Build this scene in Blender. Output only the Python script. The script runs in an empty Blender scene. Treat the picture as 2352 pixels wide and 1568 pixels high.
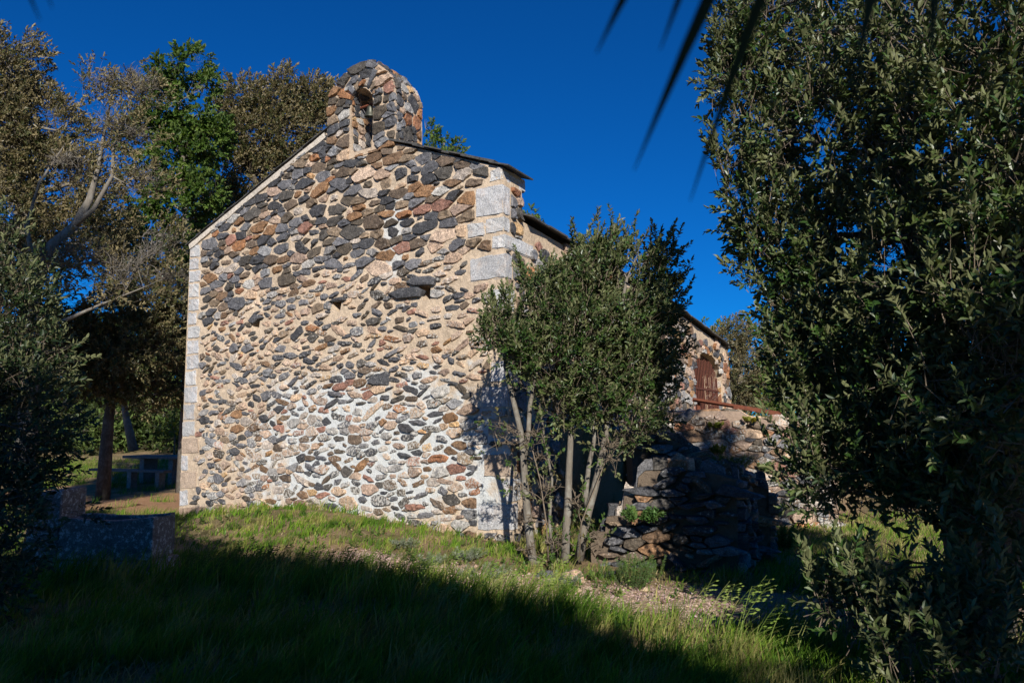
import bpy, bmesh, math, random
import numpy as np
from mathutils import Vector, Matrix, noise
R = math.radians
scene = bpy.context.scene
COL = scene.collection

# ------------------------------------------------------------------ camera
PITCH = math.atan(196/1700)
cam_d = bpy.data.cameras.new('camera'); cam = bpy.data.objects.new('camera', cam_d); COL.objects.link(cam)
cam.location = (0, 0, 1.67); cam.rotation_euler = (R(90)+PITCH, 0, 0)
cam_d.sensor_width = 36; cam_d.lens = 36*1700/2352
cam_d.clip_start = 0.02; cam_d.clip_end = 3000
cam_d.dof.use_dof = True; cam_d.dof.focus_distance = 12.0; cam_d.dof.aperture_fstop = 5.0
scene.camera = cam
# ------------------------------------------------------------------ sky, sun, exposure
SUN_EL, SUN_AZ = R(27), R(7)                     # sun behind the viewer, to the right
SUN = Vector((math.sin(SUN_AZ)*math.cos(SUN_EL), -math.cos(SUN_AZ)*math.cos(SUN_EL), math.sin(SUN_EL)))
world = bpy.data.worlds.new("World"); scene.world = world; world.use_nodes = True
wn = world.node_tree.nodes; wl = world.node_tree.links; wn.clear()
sky = wn.new('ShaderNodeTexSky'); sky.sky_type = 'NISHITA'; sky.sun_disc = False
sky.sun_elevation = SUN_EL; sky.sun_rotation = R(180) - SUN_AZ
sky.altitude = 900; sky.air_density = 1.0; sky.dust_density = 0.15; sky.ozone_density = 3.0
tint = wn.new('ShaderNodeMix'); tint.data_type = 'RGBA'; tint.blend_type = 'MULTIPLY'; tint.inputs[0].default_value = 1.0
tint.inputs[7].default_value = (0.03, 0.58, 1.3, 1)      # polarising filter on the lens deepens the blue
bg = wn.new('ShaderNodeBackground'); bg.inputs[1].default_value = 0.053
wo = wn.new('ShaderNodeOutputWorld')
wl.new(sky.outputs[0], tint.inputs[6]); wl.new(tint.outputs[2], bg.inputs[0]); wl.new(bg.outputs[0], wo.inputs[0])
sl = bpy.data.lights.new('sun', 'SUN'); sl.energy = 5.0; sl.angle = R(0.5); sl.color = (1.0, 0.945, 0.85)
so = bpy.data.objects.new('sun', sl); COL.objects.link(so); so.location = (3, -8, 12)
so.rotation_euler = SUN.to_track_quat('Z', 'Y').to_euler()
scene.view_settings.view_transform = 'Standard'; scene.view_settings.look = 'None'
scene.view_settings.gamma = 1.0; scene.view_settings.exposure = 0.45
scene.cycles.max_bounces = 5; scene.cycles.transparent_max_bounces = 4

# ------------------------------------------------------------------ helpers
CT, ST = math.cos(PITCH), math.sin(PITCH)
CAM = Vector((0, 0, 1.67))
def ray(x, y):
    u = (x-1176)/1700; v = (784-y)/1700
    return Vector((u, CT - v*ST, ST + v*CT))
def at(x, y, Y):
    d = ray(x, y); return CAM + d*(Y/d.y)
def at_z(x, y, z):
    d = ray(x, y); return CAM + d*((z-CAM.z)/d.z)
def rng(seed): return np.random.default_rng(seed)

def tag(o, label=None, cat=None, group=None, kind=None):
    if label: o['label'] = label
    if cat: o['category'] = cat
    if group: o['group'] = group
    if kind: o['kind'] = kind
    return o
def empty(name, loc, label, cat, group=None):
    o = bpy.data.objects.new(name, None); COL.objects.link(o); o.location = loc
    o.empty_display_size = 0.2
    bpy.context.view_layer.update()
    return tag(o, label, cat, group)
def link(name, me, mats, parent=None):
    o = bpy.data.objects.new(name, me); COL.objects.link(o)
    for m in (mats if isinstance(mats, (list, tuple)) else [mats]): me.materials.append(m)
    if parent is not None:
        o.parent = parent
        o.matrix_parent_inverse = Matrix.Translation(-parent.location)
    return o
def np_mesh(name, verts, faces_flat, nverts, cols=None, mat_idx=None, smooth=False):
    """verts (n,3), faces_flat loop vertex indices, nverts per face"""
    me = bpy.data.meshes.new(name)
    verts = np.asarray(verts, dtype=np.float32); faces_flat = np.asarray(faces_flat, dtype=np.int32)
    nverts = np.asarray(nverts, dtype=np.int32)
    me.vertices.add(len(verts)); me.vertices.foreach_set('co', verts.ravel())
    me.loops.add(len(faces_flat)); me.loops.foreach_set('vertex_index', faces_flat)
    me.polygons.add(len(nverts))
    st = np.zeros(len(nverts), dtype=np.int32); st[1:] = np.cumsum(nverts)[:-1]
    me.polygons.foreach_set('loop_start', st)
    if mat_idx is not None: me.polygons.foreach_set('material_index', np.asarray(mat_idx, dtype=np.int32))
    me.polygons.foreach_set('use_smooth', np.full(len(nverts), smooth))
    if cols is not None:
        a = me.color_attributes.new('Col', 'FLOAT_COLOR', 'POINT')
        c = np.asarray(cols, dtype=np.float32)
        if c.shape[1] == 3: c = np.hstack([c, np.ones((len(c), 1), np.float32)])
        a.data.foreach_set('color', c.ravel())
    me.update(calc_edges=True); me.validate()
    return me
class MB:
    """collects faces (lists), builds one mesh"""
    def __init__(s): s.v = []; s.f = []; s.c = []; s.m = []
    def add(s, vs, fs, col=(1, 1, 1, 1), m=0):
        b = len(s.v); s.v += [tuple(p) for p in vs]
        s.f += [[b+i for i in f] for f in fs]; s.m += [m]*len(fs)
        if isinstance(col, list): s.c += col
        else: s.c += [col]*len(vs)
    def box(s, P, X, Y, Z, col=(1, 1, 1, 1), m=0):
        P, X, Y, Z = map(Vector, (P, X, Y, Z))
        vs = [P, P+X, P+X+Y, P+Y, P+Z, P+X+Z, P+X+Y+Z, P+Y+Z]
        s.add(vs, [[3,2,1,0],[4,5,6,7],[0,1,5,4],[1,2,6,5],[2,3,7,6],[3,0,4,7]], col, m)
    def tube(s, pts, rad, k=6, col=(1, 1, 1, 1), m=0, cap=True):
        pts = [Vector(p) for p in pts]; n = len(pts); vs = []
        up = Vector((0.13, 0.31, 0.94))
        for i, p in enumerate(pts):
            t = (pts[min(i+1, n-1)] - pts[max(i-1, 0)]).normalized()
            a = t.cross(up)
            if a.length < 0.05: a = t.cross(Vector((1, 0, 0)))
            a.normalize(); b = t.cross(a)
            r = rad[i] if isinstance(rad, (list, tuple)) else rad
            for j in range(k):
                an = 2*math.pi*j/k
                vs.append(p + a*(r*math.cos(an)) + b*(r*math.sin(an)))
        fs = [[i*k+j, i*k+(j+1)%k, (i+1)*k+(j+1)%k, (i+1)*k+j] for i in range(n-1) for j in range(k)]
        if cap: fs += [list(range(k))[::-1], [(n-1)*k+j for j in range(k)]]
        s.add(vs, fs, col, m)
    def build(s, name, mats, parent=None, smooth=False, bevel=0, recalc=False):
        flat = [i for f in s.f for i in f]; nv = [len(f) for f in s.f]
        me = np_mesh(name, s.v, flat, nv, np.array(s.c, dtype=np.float32), s.m, smooth)
        o = link(name, me, mats, parent)
        if bevel or recalc:
            bm = bmesh.new(); bm.from_mesh(me)
            bmesh.ops.recalc_face_normals(bm, faces=bm.faces)
            if bevel: bmesh.ops.bevel(bm, geom=list(bm.edges), offset=bevel, segments=2, affect='EDGES', profile=0.6)
            bm.to_mesh(me); bm.free()
        return o

# ------------------------------------------------------------------ materials
def mat(name):
    m = bpy.data.materials.new(name); m.use_nodes = True
    nt = m.node_tree; p = nt.nodes['Principled BSDF']
    return m, nt, p
def N(nt, t, **kw):
    n = nt.nodes.new(t)
    for k, v in kw.items():
        if isinstance(k, str) and k.startswith('i_'): n.inputs[k[2:].replace('_', ' ')].default_value = v
        else: setattr(n, k, v)
    return n
def noise_n(nt, vec, scale, detail=4, rough=0.6, dist=0.0):
    n = nt.nodes.new('ShaderNodeTexNoise'); n.inputs['Scale'].default_value = scale
    n.inputs['Detail'].default_value = detail; n.inputs['Roughness'].default_value = rough
    n.inputs['Distortion'].default_value = dist
    nt.links.new(vec, n.inputs['Vector']); return n.outputs['Fac']
def ramp(nt, fac, stops, interp='LINEAR'):
    r = nt.nodes.new('ShaderNodeValToRGB'); r.color_ramp.interpolation = interp
    while len(r.color_ramp.elements) < len(stops): r.color_ramp.elements.new(0.5)
    for e, (p, c) in zip(r.color_ramp.elements, stops):
        e.position = p; e.color = (*c, 1) if len(c) == 3 else c
    nt.links.new(fac, r.inputs[0]); return r.outputs[0]
def mix(nt, a, b, fac=0.5, mode='MIX'):
    n = nt.nodes.new('ShaderNodeMix'); n.data_type = 'RGBA'; n.blend_type = mode
    for sock, v in ((n.inputs[6], a), (n.inputs[7], b), (n.inputs[0], fac)):
        if hasattr(v, 'is_output') or hasattr(v, 'links'): nt.links.new(v, sock)
        elif isinstance(v, (tuple, list)): sock.default_value = (*v, 1) if len(v) == 3 else v
        else: sock.default_value = v
    return n.outputs[2]
def math_n(nt, op, a, b=0.5, clamp=False):
    n = nt.nodes.new('ShaderNodeMath'); n.operation = op; n.use_clamp = clamp
    for sock, v in ((n.inputs[0], a), (n.inputs[1], b)):
        if hasattr(v, 'links'): nt.links.new(v, sock)
        else: sock.default_value = v
    return n.outputs[0]
def bump(nt, p, h, strength=0.5, dist=0.02):
    b = nt.nodes.new('ShaderNodeBump'); b.inputs['Strength'].default_value = strength
    b.inputs['Distance'].default_value = dist
    nt.links.new(h, b.inputs['Height']); nt.links.new(b.outputs[0], p.inputs['Normal'])
def attr(nt): 
    a = nt.nodes.new('ShaderNodeAttribute'); a.attribute_name = 'Col'; return a
def pos(nt): return nt.nodes.new('ShaderNodeNewGeometry').outputs['Position']

def m_stone(name='rubble_stone', lichen=1.0):
    m, nt, p = mat(name); a = attr(nt); v = pos(nt)
    c = mix(nt, a.outputs['Color'], ramp(nt, noise_n(nt, v, 11, 6, 0.75), [(0.3, (0.45,0.45,0.46)), (0.7, (1.5,1.42,1.35))]), 1.0, 'MULTIPLY')
    c = mix(nt, c, ramp(nt, noise_n(nt, v, 42, 4, 0.8), [(0.34, (0.32,0.31,0.30)), (0.5, (0.95,0.94,0.93)), (0.68, (2.0,1.95,1.9))]), 0.85, 'MULTIPLY')
    # white and orange lichen crusts; how much grows is stored per stone
    spots = math_n(nt, 'ADD', noise_n(nt, v, 26, 5, 0.75), math_n(nt, 'MULTIPLY', a.outputs['Alpha'], 0.26*lichen))
    c = mix(nt, c, (0.50, 0.48, 0.44), ramp(nt, spots, [(0.68, (0,0,0)), (0.78, (0.85,0.85,0.85))]))
    sp2 = math_n(nt, 'ADD', noise_n(nt, v, 11, 4, 0.8, 1.0), math_n(nt, 'MULTIPLY', a.outputs['Alpha'], 0.16*lichen))
    c = mix(nt, c, (0.42, 0.17, 0.03), ramp(nt, sp2, [(0.76, (0,0,0)), (0.80, (0.8,0.8,0.8))]))
    nt.links.new(c, p.inputs['Base Color']); p.inputs['Roughness'].default_value = 0.72
    p.inputs['Specular IOR Level'].default_value = 0.35
    h = mix(nt, noise_n(nt, v, 18, 6, 0.7), noise_n(nt, v, 80, 3, 0.6), 0.35)
    bump(nt, p, h, 0.9, 0.025); return m
def m_mortar(name, base, pale=None, center=(0,0,0), radii=(1,1), streak=None, scale=1.0):
    m, nt, p = mat(name); v = pos(nt)
    n1 = noise_n(nt, v, 1.6, 5, 0.6); n2 = noise_n(nt, v, 14, 5, 0.65); n3 = noise_n(nt, v, 120, 2, 0.6)
    c = mix(nt, base, tuple(x*0.68 for x in base), ramp(nt, n1, [(0.35, (0,0,0)), (0.7, (1,1,1))]))
    c = mix(nt, c, tuple(min(1, x*1.25) for x in base), ramp(nt, n2, [(0.45, (0,0,0)), (0.75, (0.8,0.8,0.8))]))
    if pale:
        # repointing in pale lime: a stain with an edge of its own
        for (cx, cy, cz), (ra, rz), amt in pale:
            d = N(nt, 'ShaderNodeVectorMath', operation='SUBTRACT'); nt.links.new(v, d.inputs[0]); d.inputs[1].default_value = (cx, cy, cz)
            s = N(nt, 'ShaderNodeVectorMath', operation='MULTIPLY'); nt.links.new(d.outputs[0], s.inputs[0]); s.inputs[1].default_value = (1/ra, 1/ra, 1/rz)
            l = N(nt, 'ShaderNodeVectorMath', operation='LENGTH'); nt.links.new(s.outputs[0], l.inputs[0])
            e = math_n(nt, 'ADD', l.outputs['Value'], math_n(nt, 'MULTIPLY', math_n(nt, 'SUBTRACT', noise_n(nt, v, 1.3, 6, 0.65), 0.5), 2.2))
            c = mix(nt, c, mix(nt, (0.64,0.645,0.63), (0.48,0.505,0.51), n2), ramp(nt, e, [(0.75, (amt,)*3), (1.1, (0,0,0))]))
    c = mix(nt, c, ramp(nt, n3, [(0.3, (0.75,0.75,0.75)), (0.7, (1.2,1.2,1.2))]), 0.7, 'MULTIPLY')
    nt.links.new(c, p.inputs['Base Color']); p.inputs['Roughness'].default_value = 0.95
    p.inputs['Specular IOR Level'].default_value = 0.15
    h = mix(nt, mix(nt, noise_n(nt, v, 7, 4, 0.6), n2, 0.5), n3, 0.2)
    bump(nt, p, h, 0.8, 0.05); return m
def m_granite(name, base=(0.52,0.52,0.52), warm=(0.40,0.30,0.22)):
    m, nt, p = mat(name); v = pos(nt); a = attr(nt)
    g = ramp(nt, noise_n(nt, v, 55, 3, 0.9), [(0.36, (0.38,0.38,0.42)), (0.5, (0.95,0.95,0.95)), (0.64, (1.4,1.4,1.38))])
    c = mix(nt, mix(nt, base, a.outputs['Color'], 1.0, 'MULTIPLY'), g, 1.0, 'MULTIPLY')
    c = mix(nt, c, warm, ramp(nt, noise_n(nt, v, 5, 4, 0.7), [(0.50, (0,0,0)), (0.72, (0.65,0.65,0.65))]))
    c = mix(nt, c, ramp(nt, noise_n(nt, v, 2.5, 5, 0.7), [(0.35, (0.7,0.69,0.67)), (0.6, (1.05,1.05,1.05))]), 0.8, 'MULTIPLY')
    nt.links.new(c, p.inputs['Base Color']); p.inputs['Roughness'].default_value = 0.8
    bump(nt, p, mix(nt, noise_n(nt, v, 90, 3, 0.7), noise_n(nt, v, 20, 4, 0.6), 0.5), 0.7, 0.02); return m
def m_simple(name, c1, c2, scale=20, rough=0.8, bs=0.4, bd=0.01, spec=0.3, metal=0.0):
    m, nt, p = mat(name); v = pos(nt)
    n = noise_n(nt, v, scale, 6, 0.65)
    nt.links.new(ramp(nt, n, [(0.3, c1), (0.7, c2)]), p.inputs['Base Color'])
    p.inputs['Roughness'].default_value = rough; p.inputs['Specular IOR Level'].default_value = spec
    p.inputs['Metallic'].default_value = metal
    bump(nt, p, n, bs, bd); return m
def m_leaf(name, under=(0.16,0.16,0.10), under_f=0.8, rough=0.38, spec=0.45, trans=0.12):
    m, nt, p = mat(name); a = attr(nt)
    g = nt.nodes.new('ShaderNodeNewGeometry')
    uf = math_n(nt, 'MULTIPLY', g.outputs['Backfacing'], under_f)
    c = mix(nt, a.outputs['Color'], under, uf)
    nt.links.new(c, p.inputs['Base Color'])
    p.inputs['Specular IOR Level'].default_value = spec
    nt.links.new(math_n(nt, 'ADD', math_n(nt, 'MULTIPLY', g.outputs['Backfacing'], 0.4), rough), p.inputs['Roughness'])
    t = nt.nodes.new('ShaderNodeBsdfTranslucent')
    nt.links.new(mix(nt, a.outputs['Color'], (1.6,1.7,0.7), 1.0, 'MULTIPLY'), t.inputs[0])
    ms = nt.nodes.new('ShaderNodeMixShader'); ms.inputs[0].default_value = trans
    out = nt.nodes['Material Output']
    nt.links.new(p.outputs[0], ms.inputs[1]); nt.links.new(t.outputs[0], ms.inputs[2]); nt.links.new(ms.outputs[0], out.inputs[0])
    return m
def m_bark(name, c1, c2, lich=(0.42,0.42,0.38), la=0.5):
    m, nt, p = mat(name); v = pos(nt)
    s = N(nt, 'ShaderNodeVectorMath', operation='MULTIPLY'); nt.links.new(v, s.inputs[0]); s.inputs[1].default_value = (1, 1, 0.25)
    n = noise_n(nt, s.outputs[0], 30, 6, 0.7)
    c = ramp(nt, n, [(0.3, c1), (0.7, c2)])
    c = mix(nt, c, lich, ramp(nt, noise_n(nt, v, 6, 5, 0.7), [(0.5, (0,0,0)), (0.62, (la,)*3)]))
    nt.links.new(c, p.inputs['Base Color']); p.inputs['Roughness'].default_value = 0.9
    bump(nt, p, n, 0.8, 0.02); return m

M_STONE = m_stone()
M_STONE_DARK = m_stone('ruin_stone', 0.8)
M_GRAN = m_granite('granite_block')
M_SLATE = m_simple('roof_slate', (0.035,0.035,0.038), (0.10,0.095,0.085), 12, 0.7, 0.6, 0.02)
M_RUST = m_simple('rusty_steel', (0.10,0.032,0.018), (0.20,0.065,0.035), 18, 0.8, 0.3, 0.004, 0.3)
M_RUSTD = m_simple('dark_rusty_iron', (0.06,0.02,0.014), (0.13,0.042,0.026), 18, 0.8, 0.3, 0.004, 0.3)
M_BRONZE = m_simple('bronze_bell', (0.05,0.055,0.045), (0.09,0.09,0.07), 14, 0.5, 0.2, 0.003, 0.5, 0.6)
M_DARKWOOD = m_simple('weathered_wood', (0.10,0.095,0.085), (0.22,0.21,0.20), 9, 0.85, 0.5, 0.01)
M_CONC = m_simple('picnic_stone', (0.13,0.12,0.11), (0.30,0.28,0.26), 12, 0.85, 0.5, 0.01)
M_BARK = m_bark('grey_bark', (0.10,0.085,0.07), (0.20,0.175,0.14), (0.27,0.265,0.235))
M_BARKD = m_bark('dark_bark', (0.035,0.028,0.022), (0.10,0.085,0.065), la=0.15)
M_TWIG = m_simple('twig', (0.10,0.075,0.05), (0.2,0.16,0.12), 30, 0.85)
M_OAK = m_leaf('holm_oak_leaf', (0.16,0.17,0.075), 0.75, 0.40, 0.42, 0.12)
M_OAKB = m_leaf('wind_turned_oak_leaf', (0.25,0.20,0.10), 0.85, 0.45, 0.3, 0.14)
M_GREEN = m_leaf('green_oak_leaf', (0.14,0.2,0.05), 0.6, 0.5, 0.25, 0.25)
M_GRASS = m_leaf('grass_blade', (0.1,0.14,0.03), 0.3, 0.6, 0.2, 0.25)
M_FROND = m_leaf('palm_leaflet', (0.03,0.045,0.02), 0.5, 0.5, 0.2, 0.03)

# ------------------------------------------------------------------ ground shape
def sstep(a, b, x):
    t = min(1, max(0, (x-a)/(b-a))); return t*t*(3-2*t)
def H(x, y):
    h = 0.30*math.exp(-((x+4.0)/1.9)**2 - ((y-12.6)/1.5)**2)
    h += 0.12*math.exp(-((x+2.2)/1.2)**2 - ((y-11.3)/0.9)**2)
    h -= 0.34*sstep(-4.6, -7.2, x)*sstep(12.0, 15.5, y)
    h += 0.035*noise.noise(Vector((x*0.55, y*0.55, 3.1))) + 0.012*noise.noise(Vector((x*2.1, y*2.1, 7.7)))
    h += 0.05*max(0, y-24)*sstep(0, -6, x)
    h -= 0.0012*max(0, y-40)**2*0
    return h
#STRUCTURE
# ------------------------------------------------------------------ ground
def ground_axis(lo, hi, dense_lo, dense_hi, step):
    a = list(np.arange(dense_lo, dense_hi+1e-6, step)); d = step
    b = dense_hi
    while b < hi: d *= 1.35; b += d; a.append(b)
    b = dense_lo; d = step
    while b > lo: d *= 1.35; b -= d; a.insert(0, b)
    return a
gx = ground_axis(-500, 500, -9, 9, 0.15); gy = ground_axis(-60, 900, 3, 17, 0.15)
gv = [(x, y, H(x, y)) for y in gy for x in gx]; nx = len(gx)
gf = [i for j in range(len(gy)-1) for k in range(nx-1) for i in (j*nx+k, j*nx+k+1, (j+1)*nx+k+1, (j+1)*nx+k)]
m, nt, p = mat('ground_soil'); v = pos(nt)
c = mix(nt, (0.13,0.11,0.045), (0.33,0.225,0.13), ramp(nt, noise_n(nt, v, 1.1, 6, 0.65), [(0.42, (0,0,0)), (0.6, (1,1,1))]))
c = mix(nt, c, (0.33,0.26,0.17), ramp(nt, noise_n(nt, v, 22, 5, 0.7), [(0.5, (0,0,0)), (0.68, (0.8,0.8,0.8))]))
c = mix(nt, c, (0.05,0.055,0.02), ramp(nt, noise_n(nt, v, 40, 4, 0.7), [(0.55, (0,0,0)), (0.72, (0.7,0.7,0.7))]))
nt.links.new(c, p.inputs['Base Color']); p.inputs['Roughness'].default_value = 0.95; p.inputs['Specular IOR Level'].default_value = 0.1
bump(nt, p, noise_n(nt, v, 30, 6, 0.75), 0.9, 0.04); M_SOIL = m
m, nt, p = mat('gravel_dirt'); v = pos(nt)
c = mix(nt, (0.33,0.22,0.14), (0.46,0.34,0.25), noise_n(nt, v, 6, 5, 0.7))
c = mix(nt, c, ramp(nt, noise_n(nt, v, 75, 3, 0.8), [(0.3, (0.5,0.45,0.42)), (0.72, (1.5,1.5,1.5))]), 0.9, 'MULTIPLY')
nt.links.new(c, p.inputs['Base Color']); p.inputs['Roughness'].default_value = 0.95; p.inputs['Specular IOR Level'].default_value = 0.1
bump(nt, p, noise_n(nt, v, 60, 4, 0.75), 1.0, 0.03); M_GRAVEL = m
m, nt, p = mat('orange_dirt'); v = pos(nt)
c = mix(nt, (0.36,0.19,0.095), (0.46,0.28,0.16), noise_n(nt, v, 4, 6, 0.7))
c = mix(nt, c, ramp(nt, noise_n(nt, v, 40, 3, 0.8), [(0.3, (0.6,0.6,0.6)), (0.72, (1.3,1.3,1.3))]), 0.9, 'MULTIPLY')
nt.links.new(c, p.inputs['Base Color']); p.inputs['Roughness'].default_value = 0.95; p.inputs['Specular IOR Level'].default_value = 0.1
bump(nt, p, noise_n(nt, v, 40, 4, 0.75), 1.0, 0.03); M_DIRT = m
me = np_mesh('ground', gv, gf, [4]*(len(gf)//4), smooth=True)
tag(link('ground', me, M_SOIL), kind='structure')

def strip(name, pts, widths, mtl, seed):
    """a path laid on the ground: a fine grid kept only inside an uneven edge"""
    mb = MB(); n = 90; k = 14
    pts = [Vector(p) for p in pts]; vs = []
    for i in range(n+1):
        t = i/n*(len(pts)-1); a = min(int(t), len(pts)-2); f = t-a
        P0 = pts[max(a-1,0)]; P1 = pts[a]; P2 = pts[a+1]; P3 = pts[min(a+2, len(pts)-1)]
        q = 0.5*((2*P1)+(P2-P0)*f+(2*P0-5*P1+4*P2-P3)*f*f+(3*P1-P0-3*P2+P3)*f**3)
        d = (P2-P1).normalized(); s = Vector((-d.y, d.x))
        w = widths[a]*(1-f)+widths[a+1]*f
        wl_ = w*(0.5+0.28*noise.noise(Vector((i*0.13, seed, 0)))+0.12*noise.noise(Vector((i*0.5, seed, 2)))); wr = w*(0.5+0.28*noise.noise(Vector((i*0.13, seed+5, 0)))+0.12*noise.noise(Vector((i*0.5, seed, 4))))
        for j in range(k+1):
            e = -wr + (wl_+wr)*j/k; x = q.x+s.x*e; y = q.y+s.y*e
            vs.append((x, y, H(x, y)+0.006))
    fs = [[i*(k+1)+j, i*(k+1)+j+1, (i+1)*(k+1)+j+1, (i+1)*(k+1)+j] for i in range(n) for j in range(k)]
    mb.add(vs, fs); o = mb.build(name, mtl, smooth=True); tag(o, kind='structure'); return o
PATH = [(-2.3, 10.0), (-0.9, 9.0), (0.5, 7.75), (1.9, 7.25), (3.6, 6.9), (6.5, 7.2), (10, 8.5)]
PATHW = [0.4, 0.75, 1.15, 1.3, 1.2, 1.3, 1.4]
strip('gravel_path', PATH, PATHW, M_GRAVEL, 1.0)
DIRT = [(-18, 22.5), (-11.5, 21.2), (-9.0, 20.0), (-7.4, 17.5)]
strip('dirt_path', DIRT, [5.5, 6.5, 5.0, 1.5], M_DIRT, 9.0)

# ------------------------------------------------------------------ rubble stonework
SLATE = [(0.062,0.066,0.075), (0.085,0.09,0.103), (0.115,0.12,0.135), (0.078,0.074,0.068), (0.055,0.057,0.063), (0.15,0.155,0.17)]
BROWN = [(0.16,0.105,0.065), (0.22,0.13,0.07), (0.13,0.10,0.075), (0.20,0.155,0.11), (0.095,0.08,0.062)]
OCHRE = [(0.29,0.145,0.07), (0.36,0.225,0.115), (0.25,0.12,0.065), (0.42,0.29,0.155)]
GRANI = [(0.44,0.33,0.235), (0.36,0.27,0.205), (0.42,0.33,0.26), (0.31,0.235,0.19), (0.40,0.36,0.32), (0.27,0.15,0.115)]
GREYS = [(0.26,0.26,0.26), (0.34,0.34,0.33), (0.20,0.21,0.225)]
def pick(r, w):
    pals = (SLATE, BROWN, OCHRE, GRANI, GREYS)
    k = r.choice(5, p=np.array(w)/sum(w)); c = pals[k][r.integers(len(pals[k]))]
    f = r.uniform(0.8, 1.2); return (c[0]*f, c[1]*f, c[2]*f)
def clip(poly, p, n):
    """keep the part of poly where (q-p).n <= 0"""
    out = []; L = len(poly)
    for i in range(L):
        a = poly[i]; b = poly[(i+1) % L]
        da = (a[0]-p[0])*n[0]+(a[1]-p[1])*n[1]; db = (b[0]-p[0])*n[0]+(b[1]-p[1])*n[1]
        if da <= 0: out.append(a)
        if (da < 0 < db) or (db < 0 < da):
            t = da/(da-db); out.append((a[0]+(b[0]-a[0])*t, a[1]+(b[1]-a[1])*t))
    return out
def pip(x, y, poly):
    c = False; j = len(poly)-1
    for i in range(len(poly)):
        xi, yi = poly[i]; xj, yj = poly[j]
        if (yi > y) != (yj > y) and x < (xj-xi)*(y-yi)/(yj-yi)+xi: c = not c
        j = i
    return c
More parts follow.
